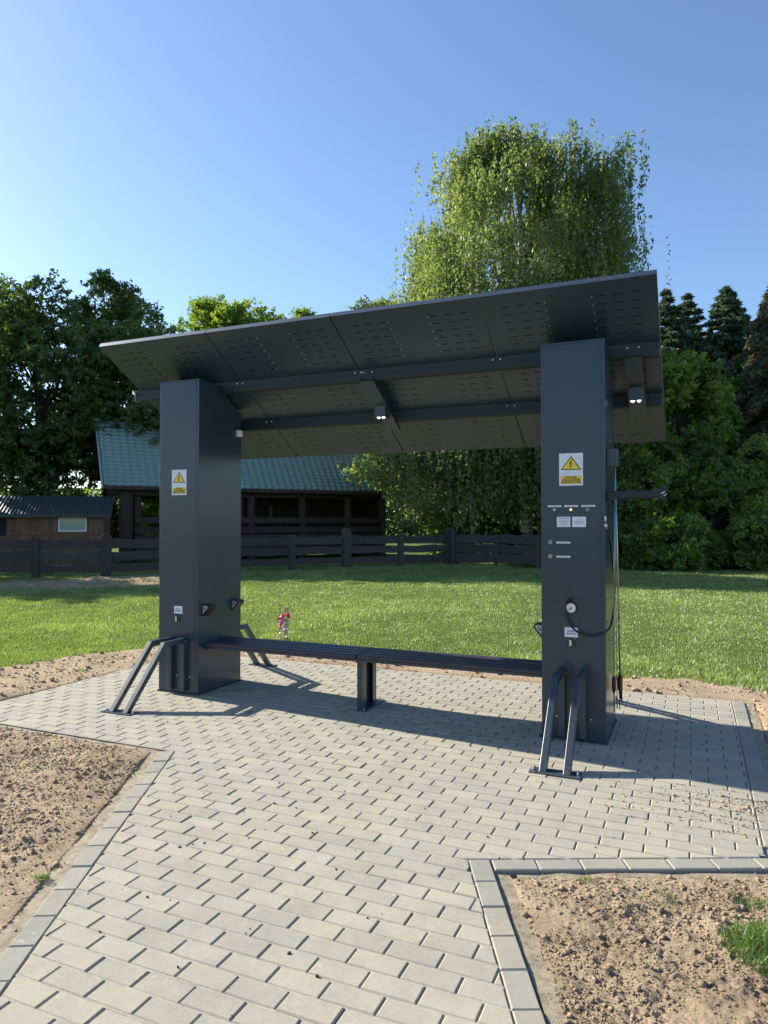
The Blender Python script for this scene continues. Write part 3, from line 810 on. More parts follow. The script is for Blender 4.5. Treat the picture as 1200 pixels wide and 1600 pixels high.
# pressure gauge
a = MB(); a.disc((3.259, -.0025, .937), (0, -1, 0), .042, .022, 28); ga = a.build('pressure_gauge', M_RUB, shel, .003)
a = MB(); a.disc((3.259, -.0245, .937), (0, -1, 0), .033, .001, 28); a.build('dial', M_WHITE, ga)
a = MB(); a.bar((3.266, -.0262, .932), (3.240, -.0262, .922), .003, .003); a.disc((3.259, -.0258, .937), (0, -1, 0), .006, .002, 12)
for i in range(9):
    t = R(225-i*33.75); a.bar((3.259+.024*math.cos(t), -.0259, .937+.024*math.sin(t)), (3.259+.030*math.cos(t), -.0259, .937+.030*math.sin(t)), .0015, .001, (0, 1, 0))
a.build('needle', M_BLACK, ga)
def smooth_path(pts, n=6):
    out = []; P = [Vector(p) for p in pts]; P = [P[0]*2-P[1]] + P + [P[-1]*2-P[-2]]
    for i in range(1, len(P)-2):
        for k in range(n):
            t = k/n; a_, b_, c_, d_ = P[i-1], P[i], P[i+1], P[i+2]
            out.append(.5*((2*b_)+(-a_+c_)*t+(2*a_-5*b_+4*c_-d_)*t*t+(-a_+3*b_-3*c_+d_)*t**3))
    out.append(P[-2]); return out
hose = smooth_path([(3.262, -.02, .987), (3.250, -.035, 1.000), (3.226, -.040, .97), (3.222, -.040, .925), (3.236, -.040, .86), (3.275, -.045, .80), (3.33, -.05, .765), (3.40, -.045, .752),
                    (3.46, -.02, .765), (3.512, .05, .80), (3.530, .12, .89), (3.535, .16, 1.02), (3.53, .14, 1.22), (3.52, .05, 1.40), (3.508, -.08, 1.50)])
a = MB(); a.tube(hose, .0075, 8); ho = a.build('air_hose', M_RUB, shel, smooth=True)
a = MB(); a.tube([(3.508, -.08, 1.50), (3.506, -.10, 1.53)], .009, 8); a.tube([(3.506, -.10, 1.53), (3.506, -.125, 1.585)], .006, 8); a.build('nozzle', M_STEEL, ho, smooth=True)
# repair arms on the side of the right column
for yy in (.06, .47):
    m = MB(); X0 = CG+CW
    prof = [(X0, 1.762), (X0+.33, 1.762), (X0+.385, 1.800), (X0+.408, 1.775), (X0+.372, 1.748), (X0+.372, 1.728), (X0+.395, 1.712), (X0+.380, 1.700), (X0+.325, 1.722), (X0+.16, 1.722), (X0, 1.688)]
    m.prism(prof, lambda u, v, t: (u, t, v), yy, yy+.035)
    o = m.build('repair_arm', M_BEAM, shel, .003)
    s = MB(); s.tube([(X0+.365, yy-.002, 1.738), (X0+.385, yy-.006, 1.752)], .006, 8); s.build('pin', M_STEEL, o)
# cable box high on the side
m = MB(); m.box(CG+CW, CG+CW+.075, .09, .24, 1.945, 2.065); cb = m.build('cable_box', M_ANTH, shel, .004)
# usb wedge holders on the inner faces
def usb(x, y, sgn):
    m = MB(); f = lambda u, v, t: (x+sgn*u, t, v)
    m.prism([(0, .70), (.012, .70), (.075, .775), (.062, .80), (0, .80)], f, y, y+.10); o = m.build('usb_holder', M_BLACK, shel, .002)
    m = MB(); m.prism([(.006, .715), (.058, .774), (.052, .792), (.006, .792)], f, y-.0022, y-.0004); m.build('side_plate', M_GREY, o)
    text('USB', .020, (x+sgn*.026, y-.0026, .765), M_BLACK, o, rot=(math.pi/2, R(-48) if sgn > 0 else R(48), 0), bold=.0004)
for xx, sg in ((0, 1), (CG, -1)):
    usb(xx, .055, sg); usb(xx, .50, sg)
m = MB(); m.box(0, .035, .56, .62, 2.375, 2.435); o = m.build('motion_sensor', M_WHITE, shel, .004)
m = MB(); m.dome((.018, .5605, 2.405), (0, -1, 0), .012, .008); m.build('lens', M_GREY, o)

# ------------------------------------------------------------------ bench
bench = empty('bench', (CG/2, .28, 0), 'dark slatted metal bench running between the two shelter columns', 'bench')
def slat_mesh(length):
    m = MB(); wd = .088; th = .034
    prof = [(0, .006), (.006, 0), (wd-.006, 0), (wd, .006), (wd, th-.008), (wd-.008, th), (.008, th), (0, th-.008)]
    m.prism(prof, lambda u, v, t: (t, u, v), 0, length)
    return m.mesh('slat', M_SLAT)
hl = CG/2-.006-.004; sm = slat_mesh(hl)
for h in range(2):
    for k in range(4):
        o = bpy.data.objects.new('slat', sm); COL.objects.link(o); o.parent = bench
        o.location = Vector((.004 if h == 0 else CG/2+.006, .086+k*.100, .4243)) - bench.location
        md = o.modifiers.new('bevel', 'BEVEL'); md.width = .002; md.segments = 2
for x0, x1 in ((.004, .014), (.3, .335), (1.15, 1.185), (1.505, 1.545), (1.86, 1.895), (2.7, 2.735), (CG-.014, CG-.004)):
    m = MB(); m.box(x0, x1, .10, .46, .392, .424); m.build('cross_bracket', M_ANTH, bench, .001)
m = MB(); m.box(.004, CG-.004, .098, .106, .402, .4235); m.box(.004, CG-.004, .452, .460, .402, .4235); m.build('side_rail', M_ANTH, bench)
m = MB()
m.box(1.500, 1.508, .150, .440, .008, .392)           # web
m.box(1.508, 1.545, .150, .156, .008, .392); m.box(1.508, 1.545, .434, .440, .008, .392)
m.box(1.540, 1.546, .156, .236, .008, .392); m.box(1.540, 1.546, .366, .434, .008, .392)
leg = m.build('leg', M_RACK, bench, .001)
m = MB(); m.box(1.455, 1.600, .095, .505, .002, .008); m.build('foot_plate', M_RACK, leg, .001)
m = MB()
for xx in (1.475, 1.58):
    for yy in (.118, .482): m.tube([(xx, yy, .008), (xx, yy, .018)], .008, 6); m.dome((xx, yy, .018), (0, 0, 1), .004, .008, 8)
m.build('foot_bolts', M_STEEL, leg)

# ------------------------------------------------------------------ bike stands (three visible + hidden one behind right column)
def rack(cx, front, label):
    sg = -1 if front else 1; yw = 0 if front else CD
    r = empty('bike_stand', (cx, yw+sg*.4, 0), label, 'bike stand', 'bike stands bolted to the column feet')
    Y = lambda v: yw+sg*v
    for dx in (-.073, .073):
        x = cx+dx; m = MB(); w_ = .046
        prof_o = [(0.0035, .508), (.292, .508), (.748, .008), (.692, .008), (.272, .462), (.05, .462), (.05, .03), (.0035, .03)]
        m.prism(prof_o, lambda u, v, t: (t, Y(u), v), x-w_/2, x+w_/2)
        m.build('bar', M_RACK, r, .004)
    m = MB(); m.box(cx-.153, cx+.153, min(Y(.665), Y(.775)), max(Y(.665), Y(.775)), .002, .008); m.build('base_plate', M_RACK, r, .001)
    m = MB()
    for dx in (-.135, .135):
        m.tube([(cx+dx, Y(.72), .008), (cx+dx, Y(.72), .017)], .010, 6); m.dome((cx+dx, Y(.72), .017), (0, 0, 1), .005, .010, 8)
    for dx in (-.112, -.018, .03, .122):
        m.dome((cx+dx, Y(.004), .16), (0, sg, 0), .009, .006, 8)
    for dx in (-.073, .073): m.dome((cx+dx+.0235, Y(.02), .475), (1, 0, 0), .006, .004, 8)
    m.build('bolts', M_STEEL, r)
    return r
rack(-.214, True, 'bike stand of two slanted bars in front of the left column')
rack(-.214, False, 'bike stand of two slanted bars behind the left column')
rack(3.268, True, 'bike stand of two slanted bars in front of the right column')
rack(3.268, False, 'dark bike stand hidden behind the right column, its shadow crossing the far pavers')

# ------------------------------------------------------------------ hanging tools
X0 = CG+CW+.045
def tool(name, y, ztop, kind, label, cat, x=0.0, cable=True):
    r = empty(name, (X0+x, y, ztop), label, cat, 'repair tools hanging on steel cables')
    if cable:
        m = MB(); m.tube([(X0+.01, .13+.02*(y-.1), 1.95), (X0+x*.7, y*.6+.06, 1.2), (X0+x, y, ztop)], .0024, 6); m.build('cable', M_STEEL, r, smooth=True)
    m = MB(); p = lambda z: (X0+x, y, ztop-z)
    if kind == 'driver':
        m.tube([p(0), p(.01), p(.03), p(.10), p(.115)], [.006, .013, .015, .013, .006], 10); m.build('handle', M_RED if 'red' in label else M_RUB, r, smooth=True)
        m = MB(); m.tube([p(.115), p(.25)], .0035, 8); m.build('shaft', M_BLACK, r)
    elif kind == 'wrench':
        m.prism([(-.012, 0), (.012, 0), (.016, -.02), (.006, -.04), (.006, -.19), (.017, -.205), (.017, -.225), (.006, -.215), (-.006, -.215), (-.017, -.225), (-.017, -.205), (-.006, -.19), (-.006, -.04), (-.016, -.02)],
                lambda u, v, t: (X0+x+t, y+u, ztop+v), -.003, .003); m.build('wrench_body', M_BLACK, r, .001)
    elif kind == 'lever':
        m.tube([p(0), p(.12), (X0+x, y, ztop-.17), (X0+x+.012, y+.012, ztop-.19)], [.006, .008, .007, .004], 8); m.build('lever_body', M_BLACK, r, smooth=True)
    elif kind == 'keys':
        m.box(X0+x-.014, X0+x+.014, y-.012, y+.012, ztop-.115, ztop); m.build('key_case', M_RED, r, .004)
        for i in range(4):
            m = MB(); m.tube([(X0+x-.009+.006*i, y, ztop-.115), (X0+x-.009+.006*i, y+.004, ztop-.16-.015*i)], .003, 6); m.build('hex_key', M_BLACK, r)
    return r
tool('screwdriver', .08, .46, 'driver', 'black handled screwdriver nearest the front edge of the right column', 'screwdriver')
tool('spanner', .17, .44, 'wrench', 'dark flat spanner hanging beside the right column', 'spanner', .012)
tool('tyre_lever', .25, .46, 'lever', 'black curved tyre lever hanging beside the right column', 'tyre lever', .024)
tool('hex_key_set', .33, .42, 'keys', 'red cased folding hex key set hanging beside the right column', 'hex keys', .022)
tool('screwdriver', .40, .40, 'driver', 'black handled screwdriver hanging behind the red key set', 'screwdriver', .008)

# ------------------------------------------------------------------ marker stake with tape
st = empty('marker_stake', (-.84, 2.87, 0), 'short wooden stake in the grass behind the left end of the bench', 'stake')
m = MB(); m.bar((-.84, 2.87, -.05), (-.835, 2.87, .435), .045, .035, (0, 1, 0)); m.build('stake_post', M_STAKE, st, .004)
tp = empty('barrier_tape', (-.84, 2.85, .30), 'red and white barrier tape knotted round the short stake', 'tape')
def ribbon(pts, wd, mt, nm):
    m = MB(); P = smooth_path(pts, 5); up = Vector((.15, -.2, 1)).normalized(); vs = []
    for i, p in enumerate(P):
        d = (P[min(i+1, len(P)-1)]-P[max(i-1, 0)]).normalized(); s_ = d.cross(Vector((.2, 1, .1))).normalized()*wd/2
        s_ = s_ + Vector((0, .012*math.sin(i*1.1), 0))
        vs += [p-s_, p+s_]
    m.add(vs, [(2*i, 2*i+1, 2*i+3, 2*i+2) for i in range(len(P)-1)])
    o = m.build(nm, mt, tp, smooth=True); md = o.modifiers.new('thickness', 'SOLIDIFY'); md.thickness = .002
ribbon([(-.862, 2.84, .325), (-.89, 2.82, .30), (-.93, 2.82, .275), (-.955, 2.83, .285)], .045, M_TRED, 'red_stripe')
ribbon([(-.862, 2.84, .29), (-.90, 2.82, .255), (-.935, 2.82, .235), (-.955, 2.83, .245)], .040, M_TWHT, 'white_stripe')
ribbon([(-.85, 2.835, .27), (-.885, 2.815, .225), (-.90, 2.81, .18), (-.885, 2.82, .15)], .045, M_TRED, 'red_stripe')
ribbon([(-.83, 2.835, .25), (-.86, 2.815, .20), (-.868, 2.81, .15), (-.862, 2.82, .12)], .035, M_TWHT, 'white_stripe')
ribbon([(-.825, 2.845, .325), (-.80, 2.83, .345), (-.775, 2.84, .33), (-.795, 2.84, .30)], .042, M_TRED, 'red_stripe')
ribbon([(-.872, 2.845, .30), (-.840, 2.843, .305), (-.805, 2.845, .30)], .035, M_TWHT, 'white_stripe')
ribbon([(-.872, 2.843, .335), (-.840, 2.841, .338), (-.805, 2.845, .33)], .022, M_TRED, 'red_stripe')
ribbon([(-.868, 2.82, .15), (-.89, 2.80, .10), (-.92, 2.79, .04), (-.93, 2.79, .0)], .020, M_TWHT, 'white_stripe')
ribbon([(-.862, 2.82, .13), (-.81, 2.82, .165), (-.775, 2.82, .12), (-.80, 2.81, .06), (-.83, 2.80, .04)], .018, M_TWHT, 'white_stripe')
ribbon([(-.875, 2.818, .14), (-.90, 2.798, .08), (-.935, 2.788, .01)], .008, M_TRED, 'red_stripe')

# ------------------------------------------------------------------ fences
def fence(name, pts, widths, heights, boards, label, lean=0):
    root = empty(name, (pts[0][0], pts[0][1], 0), label, 'fence')
    rr = random.Random(5)
    for (x, y), wd, h in zip(pts, widths, heights):
        m = MB(); n = 10
        i0 = min(range(len(pts)), key=lambda k: (pts[k][0]-x)**2+(pts[k][1]-y)**2)
        a = Vector(pts[max(i0-1, 0)]); b = Vector(pts[min(i0+1, len(pts)-1)]); d = (b-a).normalized()
        prof = [(-wd/2, -.1)] + [(-wd/2, h-wd*.35)] + [(wd/2*math.cos(math.pi-math.pi*k/8), h-wd*.35+wd*.35*math.sin(math.pi*k/8)) for k in range(1, 8)] + [(wd/2, h-wd*.35), (wd/2, -.1)]
        nn = Vector((-d.y, d.x))
        m.prism(prof, lambda u, v, t: (x+d.x*u+nn.x*t, y+d.y*u+nn.y*t, v), -wd*.4, wd*.4)
        m.build('post', M_FENCE, root, .008)
    for i in range(len(pts)-1):
        a = Vector(pts[i]); b = Vector(pts[i+1]); d = (b-a).normalized(); nn = Vector((-d.y, d.x)); Ls = (b-a).length
        if nn.dot(Vector((CAM.x, CAM.y))-a) < 0: nn = -nn
        for z0, z1 in boards:
            m = MB(); K = 9; t0, t1 = -.06, -.06-.035
            f = lambda base, amp, s: [base+amp*math.sin(s+j*1.1)+rr.uniform(-amp, amp)*.6 for j in range(K+1)]
            lo = f(z0, .014, rr.uniform(0, 6)); hi = f(z1, .018, rr.uniform(0, 6)); vs = []
            for j in range(K+1):
                c = a+d*(Ls*j/K)
                for (zz, tt) in ((lo[j], t0), (hi[j], t0), (hi[j], t1), (lo[j], t1)):
                    q_ = c+nn*(tt+.1); vs.append((q_.x, q_.y, zz))
            fs = []
            for j in range(K):
                for k in range(4): fs.append((j*4+k, j*4+(k+1) % 4, (j+1)*4+(k+1) % 4, (j+1)*4+k))
            fs += [(3, 2, 1, 0), (K*4, K*4+1, K*4+2, K*4+3)]
            m.add(vs, fs); m.build('board', M_FENCE, root)
    return root
BD = [(.13, .33), (.46, .71), (.79, 1.06)]
fence('wooden_fence', [(-19.6, 4.0), (-16.9, 6.4), (-14.9, 8.3), (-13.1, 9.4), (-11.35, 10.27), (-9.75, 12.9), (-8.31, 15.45), (-7.13, 17.18), (-5.68, 18.68), (-4.32, 20.2)],
      [.30, .2, .2, .2, .30, .2, .2, .30, .2, .34], [1.2, 1.1, 1.12, 1.13, 1.22, 1.15, 1.14, 1.34, 1.18, 1.36], BD, 'long dark fence of three wavy boards curving across the back of the lawn')
fence('wooden_fence', [(-4.1, 20.05), (-2.4, 19.7), (-.8, 19.3), (.5, 19.05), (1.3, 18.9)],
      [.2, .14, .14, .14, .2], [1.26, 1.1, 1.1, 1.08, 1.1], [(.10, .42), (.45, .76), (.80, 1.10)], 'dark fence section of three nearly touching boards in front of the birch')

# ------------------------------------------------------------------ timber barn with green tiled roof
A0 = Vector((-.396*27, 27)); B0 = Vector((.004*33+.1, 33.0))
def CW2(v, z): return W(v[0], v[1], z)
bd = (B0-A0).normalized(); bn = Vector((-bd.y, bd.x))          # away from viewer
if bn.y < 0: bn = -bn
BL = (B0-A0).length
barn = empty('timber_barn', W(A0.x, A0.y, 0), 'open timber barn with a steep green tiled roof behind the fence', 'barn')
EZ, RZ_, RD = 2.98, 5.62, 2.15      # eave, ridge, horizontal run
def bp(s, t, z): v = A0+bd*s+bn*t; return CW2(v, z)
m = MB()
m.add([bp(-.0, 0, EZ-.06), bp(BL, 0, EZ-.06), bp(BL, RD, RZ_-.06), bp(0, RD, RZ_-.06), bp(BL, 2*RD+.6, EZ+.4), bp(0, 2*RD+.6, EZ+.4)], [(0, 1, 2, 3), (3, 2, 4, 5)])
rd_ = m.build('roof', M_BARN, barn)
# tiles
mod, rows_ = .30, 16
slope = math.hypot(RD, RZ_-EZ); rl = slope/rows_
def tile_geo():
    V = []; F = []; n = 6
    for i in range(n+1):
        u = i/n; hgt = .05*(math.sin(math.pi*min(u/.62, 1)))**1 if u < .62 else -.012*math.sin(math.pi*(u-.62)/.38)
        V.append((u*mod, -.02, hgt-.05)); V.append((u*mod, 0, hgt+.055)); V.append((u*mod, rl*.99, hgt-.004))
    for i in range(n):
        a = i*3; F += [(a, a+3, a+4, a+1), (a+1, a+4, a+5, a+2)]
    return V, F
tv, tf = tile_geo()
tme = bpy.data.meshes.new('roof_tile'); tme.from_pydata(tv, [], tf); tme.materials.append(M_TILE); tme.polygons.foreach_set('use_smooth', [True]*len(tf))
o3 = bp(0, 0, EZ); ux = (bp(1, 0, EZ)-o3).normalized(); uv = (bp(0, RD, RZ_)-o3).normalized(); un = ux.cross(uv).normalized()
if un.z < 0: un = -un
Mx = Matrix((ux, uv, un)).transposed().to_4x4()
cols_ = int(BL/mod)
cells = [(c, r) for c in range(cols_) for r in range(rows_)]
def tile_key(cr):
    s = cr[0]*mod; p = (A0+bd*s); px = 600+p.x/p.y*1106
    hidden = (px > 250 and px < 378) or px > 560 or (px > 378 and cr[1] > 9)
    return (1 if hidden else 0, p.y)
cells.sort(key=tile_key)
jv = []; jf = []
for n_, (c, r) in enumerate(cells):
    loc = o3+ux*(c*mod)+uv*(r*rl)+un*(.01+.0008*random.random())
    if n_ < 300:
        o = bpy.data.objects.new('roof_tile', tme); COL.objects.link(o); o.parent = barn
        o.matrix_parent_inverse = Matrix.Translation(-barn.location); o.matrix_basis = Matrix.Translation(loc) @ Mx
    else:
        b = len(jv); T = Matrix.Translation(loc) @ Mx
        jv += [tuple(T @ Vector(v)) for v in tv]; jf += [tuple(b+i for i in f) for f in tf]
me = bpy.data.meshes.new('roof_tiles'); me.from_pydata(jv, [], jf); me.materials.append(M_TILE); me.polygons.foreach_set('use_smooth', [True]*len(jf))
tag(link('roof_tiles', me, barn), kind='stuff')
m = MB(); m.tube([bp(-.1, RD, RZ_+.03), bp(BL+.1, RD, RZ_+.03)], .07, 8); m.build('ridge_cap', M_TILE, barn)
m = MB(); m.bar(bp(-.06, -.12, EZ-.16), bp(-.06, RD, RZ_+.02), .05, .16); m.build('verge_board', M_GREY, barn)
m = MB(); m.bar(bp(0, .0, EZ-.09), bp(BL, 0, EZ-.09), .05, .14); m.build('gutter_board', M_BARN, barn)
m = MB(); m.bar(bp(.3, .55, EZ-.22), bp(BL-.2, .55, EZ-.22), .2, .28); m.build('eave_beam', M_BARN, barn)
for s in (.9, 3.9, 6.0, 8.35, 10.6, 12.4):
    m = MB(); m.tube([bp(s, .55, -.1), bp(s, .55, EZ-.3)], .17 if s > 1 else .27, 10); m.build('log_post', M_BARN, barn)
m = MB(); m.tube([bp(1.35, .75, -.1), bp(1.35, .75, EZ-.3)], .16, 10); m.build('log_post', M_BARN, barn)
for z0, z1 in ((.35, .66), (.72, 1.03), (1.1, 1.36), (1.52, 1.76)):
    m = MB(); m.bar(bp(1.2, .40, (z0+z1)/2), bp(BL-.3, .40, (z0+z1)/2), .06, z1-z0); m.build('rail_board', M_BARN, barn)
k = 0
s = 5.6
while s < BL:
    m = MB(); m.hexa([bp(s, 3.2, 0), bp(s+.195, 3.2, 0), bp(s+.195, 3.25, 0), bp(s, 3.25, 0), bp(s, 3.2, 3.9), bp(s+.195, 3.2, 3.9), bp(s+.195, 3.25, 3.9), bp(s, 3.25, 3.9)])
    m.build('wall_plank', M_BARN, barn); s += .2
m = MB(); m.hexa([bp(5.6, .6, 0), bp(5.6, 3.2, 0), bp(5.65, 3.2, 0), bp(5.65, .6, 0), bp(5.6, .6, 2.7), bp(5.6, 3.2, 2.7), bp(5.65, 3.2, 2.7), bp(5.65, .6, 2.7)]); m.build('side_wall', M_BARN, barn)
m = MB(); m.hexa([bp(BL-.1, .6, 0), bp(BL-.1, 4, 0), bp(BL-.05, 4, 0), bp(BL-.05, .6, 0), bp(BL-.1, .6, 3.0), bp(BL-.1, 4, 3.0), bp(BL-.05, 4, 3.0), bp(BL-.05, .6, 3.0)]); m.build('side_wall', M_BARN, barn)
m = MB(); m.tube([bp(7.0, .9, 1.78), bp(7.0, .9, 2.32)], .07, 8); m.build('hanging_rope', M_BARK, barn)

# ------------------------------------------------------------------ low shed on the left
shed = empty('garden_shed', W(-12, 24.5, 0), 'low brown plank shed with a dark ribbed roof and one small window', 'shed')
SC, SS = math.cos(R(17)), math.sin(R(17))
def sp(l, d, z): return W(-9.35+(l+9.35)*SC-(d-24.2)*SS, 24.2+(l+9.35)*SS+(d-24.2)*SC, z)
SE, SR = 1.80, 2.47; sd0 = 24.2
m = MB(); n = 62; lx0, lx1 = -16.5, -9.35
for i in range(n):
    a = lx0+(lx1-lx0)*i/n; b = lx0+(lx1-lx0)*(i+1)/n; c = (a+b)/2
    for (p, q_) in ((a, c), (c, b)):
        h0, h1 = (0, .03) if p == a else (.03, 0)
        m.add([sp(p, sd0-.25, SE+h0), sp(q_, sd0-.25, SE+h1), sp(q_, sd0+1.5, SR+h1), sp(p, sd0+1.5, SR+h0)], [(0, 1, 2, 3)])
        m.add([sp(p, sd0+1.5, SR+h0), sp(q_, sd0+1.5, SR+h1), sp(q_, sd0+3.2, SE+h1), sp(p, sd0+3.2, SE+h0)], [(0, 1, 2, 3)])
ro = m.build('roof', M_SROOF, shed)
m = MB(); m.bar(sp(lx0, sd0-.26, SE-.03), sp(lx1+.05, sd0-.26, SE-.03), .03, .12); m.build('eave_board', M_SROOF, shed)
m = MB(); m.bar(sp(lx1, sd0-.2, SE-.05), sp(lx1, sd0+1.5, SR-.03), .05, .14); m.build('gable_board', M_BARN, shed)
l_ = -15.9
while l_ < -9.6:
    z1 = 1.75
    seg = [(0, z1)]
    if -10.95 < l_+.07 < -10.15: seg = [(0, 1.27), (1.70, z1)]
    for z0, zz in seg:
        m = MB(); P = [sp(l_, sd0, z0), sp(l_+.135, sd0, z0), sp(l_+.135, sd0+.03, z0), sp(l_, sd0+.03, z0)]
        m.hexa(P + [p+Vector((0, 0, zz-z0)) for p in P]); m.build('wall_plank', M_SHEDW, shed)
    l_ += .14
m = MB(); m.bar(sp(-15.9, sd0-.02, 1.18), sp(-9.6, sd0-.02, 1.18), .05, .08); m.build('batten', M_SHEDW, shed)
m = MB(); m.hexa([sp(-9.6, sd0, 0), sp(-9.55, sd0, 0), sp(-9.55, sd0+3, 0), sp(-9.6, sd0+3, 0), sp(-9.6, sd0, 1.8), sp(-9.55, sd0, 1.8), sp(-9.55, sd0+3, 1.8), sp(-9.6, sd0+3, 1.8)]); m.build('side_wall', M_SHEDW, shed)
m = MB(); m.hexa([sp(-15.9, sd0-.02, 1.12), sp(-12.55, sd0-.02, 1.12), sp(-12.55, sd0-.06, 1.12), sp(-15.9, sd0-.06, 1.12), sp(-15.9, sd0-.02, 1.74), sp(-12.55, sd0-.02, 1.74), sp(-12.55, sd0-.06, 1.74), sp(-15.9, sd0-.06, 1.74)]); m.build('shutter', M_DARK, shed)
m = MB()
for (a, b, c, d_) in ((-10.98, -10.10, 1.24, 1.28), (-10.98, -10.10, 1.68, 1.72), (-10.98, -10.93, 1.28, 1.68), (-10.15, -10.10, 1.28, 1.68)):
    m.hexa([sp(a, sd0-.03, c), sp(b, sd0-.03, c), sp(b, sd0+.02, c), sp(a, sd0+.02, c), sp(a, sd0-.03, d_), sp(b, sd0-.03, d_), sp(b, sd0+.02, d_), sp(a, sd0+.02, d_)])
wo = m.build('window', M_WHITE, shed)
m = MB(); m.hexa([sp(-10.93, sd0+.005, 1.28), sp(-10.15, sd0+.005, 1.28), sp(-10.15, sd0+.015, 1.28), sp(-10.93, sd0+.015, 1.28), sp(-10.93, sd0+.005, 1.68), sp(-10.15, sd0+.005, 1.68), sp(-10.15, sd0+.015, 1.68), sp(-10.93, sd0+.015, 1.68)])
m.build('pane', M_PANE, wo)

# ------------------------------------------------------------------ foliage
def leaves_mesh(name, C, size, material, D=None, elong=1.6, up=0.0, rnd=None):
    """C centres (n,3); D optional long-axis directions"""
    n = len(C)
    nrm = rng.normal(0, 1, (n, 3)); nrm[:, 2] += up; nrm /= np.linalg.norm(nrm, axis=1)[:, None]
    if D is None: D = rng.normal(0, 1, (n, 3))
    D = D - (D*nrm).sum(1)[:, None]*nrm; D /= np.linalg.norm(D, axis=1)[:, None]+1e-9
    Bv = np.cross(nrm, D); s = size*rng.uniform(.6, 1.35, n)[:, None]
    s = s*1.12
    V = np.stack([C-D*s*elong*.42+Bv*s*.5, C-D*s*elong*.42-Bv*s*.5, C+D*s*elong*.62], 1).reshape(-1, 3)
    F = np.arange(3*n).reshape(-1, 3)
    if rnd is None: rnd = rng.uniform(0, 1, n)
    return fastmesh(name, V, F, material, rnd=np.clip(rnd, 0, 1))

def limbs(m, base, top, tips, r0, rr):
    base = Vector(base); top = Vector(top)
    mid = base.lerp(top, .5)+Vector((rr.uniform(-.3, .3), rr.uniform(-.3, .3), 0))
    m.tube([base-Vector((0, 0, .2)), base+Vector((0, 0, .3)), base.lerp(mid, .5), mid, mid.lerp(top, .6), top], [r0*1.35, r0*1.05, r0*.9, r0*.7, r0*.4, r0*.08], 9)
    for t in tips:
        t = Vector(t); k = min(max((t.z-base.z)/(top.z-base.z)*.75, .18), .92)
        s = base.lerp(mid, k*2) if k < .5 else mid.lerp(top, (k-.5)*2)
        c = s.lerp(t, .5)+Vector((rr.uniform(-.2, .2), rr.uniform(-.2, .2), .25))
        r1 = r0*(1-k)*.45+.02
        m.tube([s, s.lerp(c, .6)+Vector((0, 0, .1)), c, t], [r1, r1*.75, r1*.5, .012], 5, cap=False)

def broadleaf(name, lat, dep, crown_c, rad, nl, spr, lf, size, material, label, cat='tree', trunk_r=.25, lean=0, group=None, trunk=True, bark=None, tlat=None, squash=.8, lobe=.30, shell=.62, bias=None):
    """crown_c height of crown centre, rad (lateral, depth, vertical)"""
    P = W(lat, dep, 0); root = empty(name, P, label, cat, group)
    u = rng.normal(0, 1, (nl, 3)); u /= np.linalg.norm(u, axis=1)[:, None]
    rr_ = rng.uniform(shell, 1.0, nl)**.6
    LC = u*rr_[:, None]*(np.array(rad)*(1-lobe*.8))
    lr = lobe*np.mean(rad)*rng.uniform(.6, 1.25, nl)
    # local (lat, dep, z) -> world
    def tow(A): return np.stack([CAM.x+(lat+A[:, 0])*.9167-(dep+A[:, 1])*.3995, CAM.y+(lat+A[:, 0])*.3995+(dep+A[:, 1])*.9167, crown_c+A[:, 2]], 1)
    # sprigs
    li = np.repeat(np.arange(nl), spr); ns = len(li)
    d = rng.normal(0, 1, (ns, 3)); d[:, 2] += .35; d /= np.linalg.norm(d, axis=1)[:, None]
    SP = LC[li]+d*lr[li][:, None]*(rng.uniform(.25, 1, ns)**.45)[:, None]*np.array((1, 1, squash))
    si = np.repeat(np.arange(ns), lf); n = len(si)
    ax = d+rng.normal(0, .5, (ns, 3)); ax /= np.linalg.norm(ax, axis=1)[:, None]
    t = rng.uniform(-.5, .6, n)
    sl = size*5.0
    C = SP[si]+ax[si]*(t*sl)[:, None]+rng.normal(0, size*.75, (n, 3))*np.array((1, 1, .6))
    base_r = (rng.uniform(0, 1, nl)**1.3*.62)[li][si]
    rn = base_r+rng.uniform(0, .38, n)
    Cw = tow(C); Cw[:, 2] = np.maximum(Cw[:, 2], .03)
    me = leaves_mesh('crown', Cw, size, material, up=.6, rnd=rn)
    link('crown', me, root)
    if trunk:
        m = MB(); rr = random.Random(int(abs(lat*100)))
        tips = tow(LC[rng.choice(nl, min(nl, 34), replace=False)])
        b0 = W(lat if tlat is None else tlat, dep, 0)
        limbs(m, b0, tow(np.array([[0, 0, rad[2]*.55]]))[0], [tuple(t_) for t_ in tips], trunk_r, rr)
        m.build('trunk', bark or M_BARK, root, smooth=True)
    return root

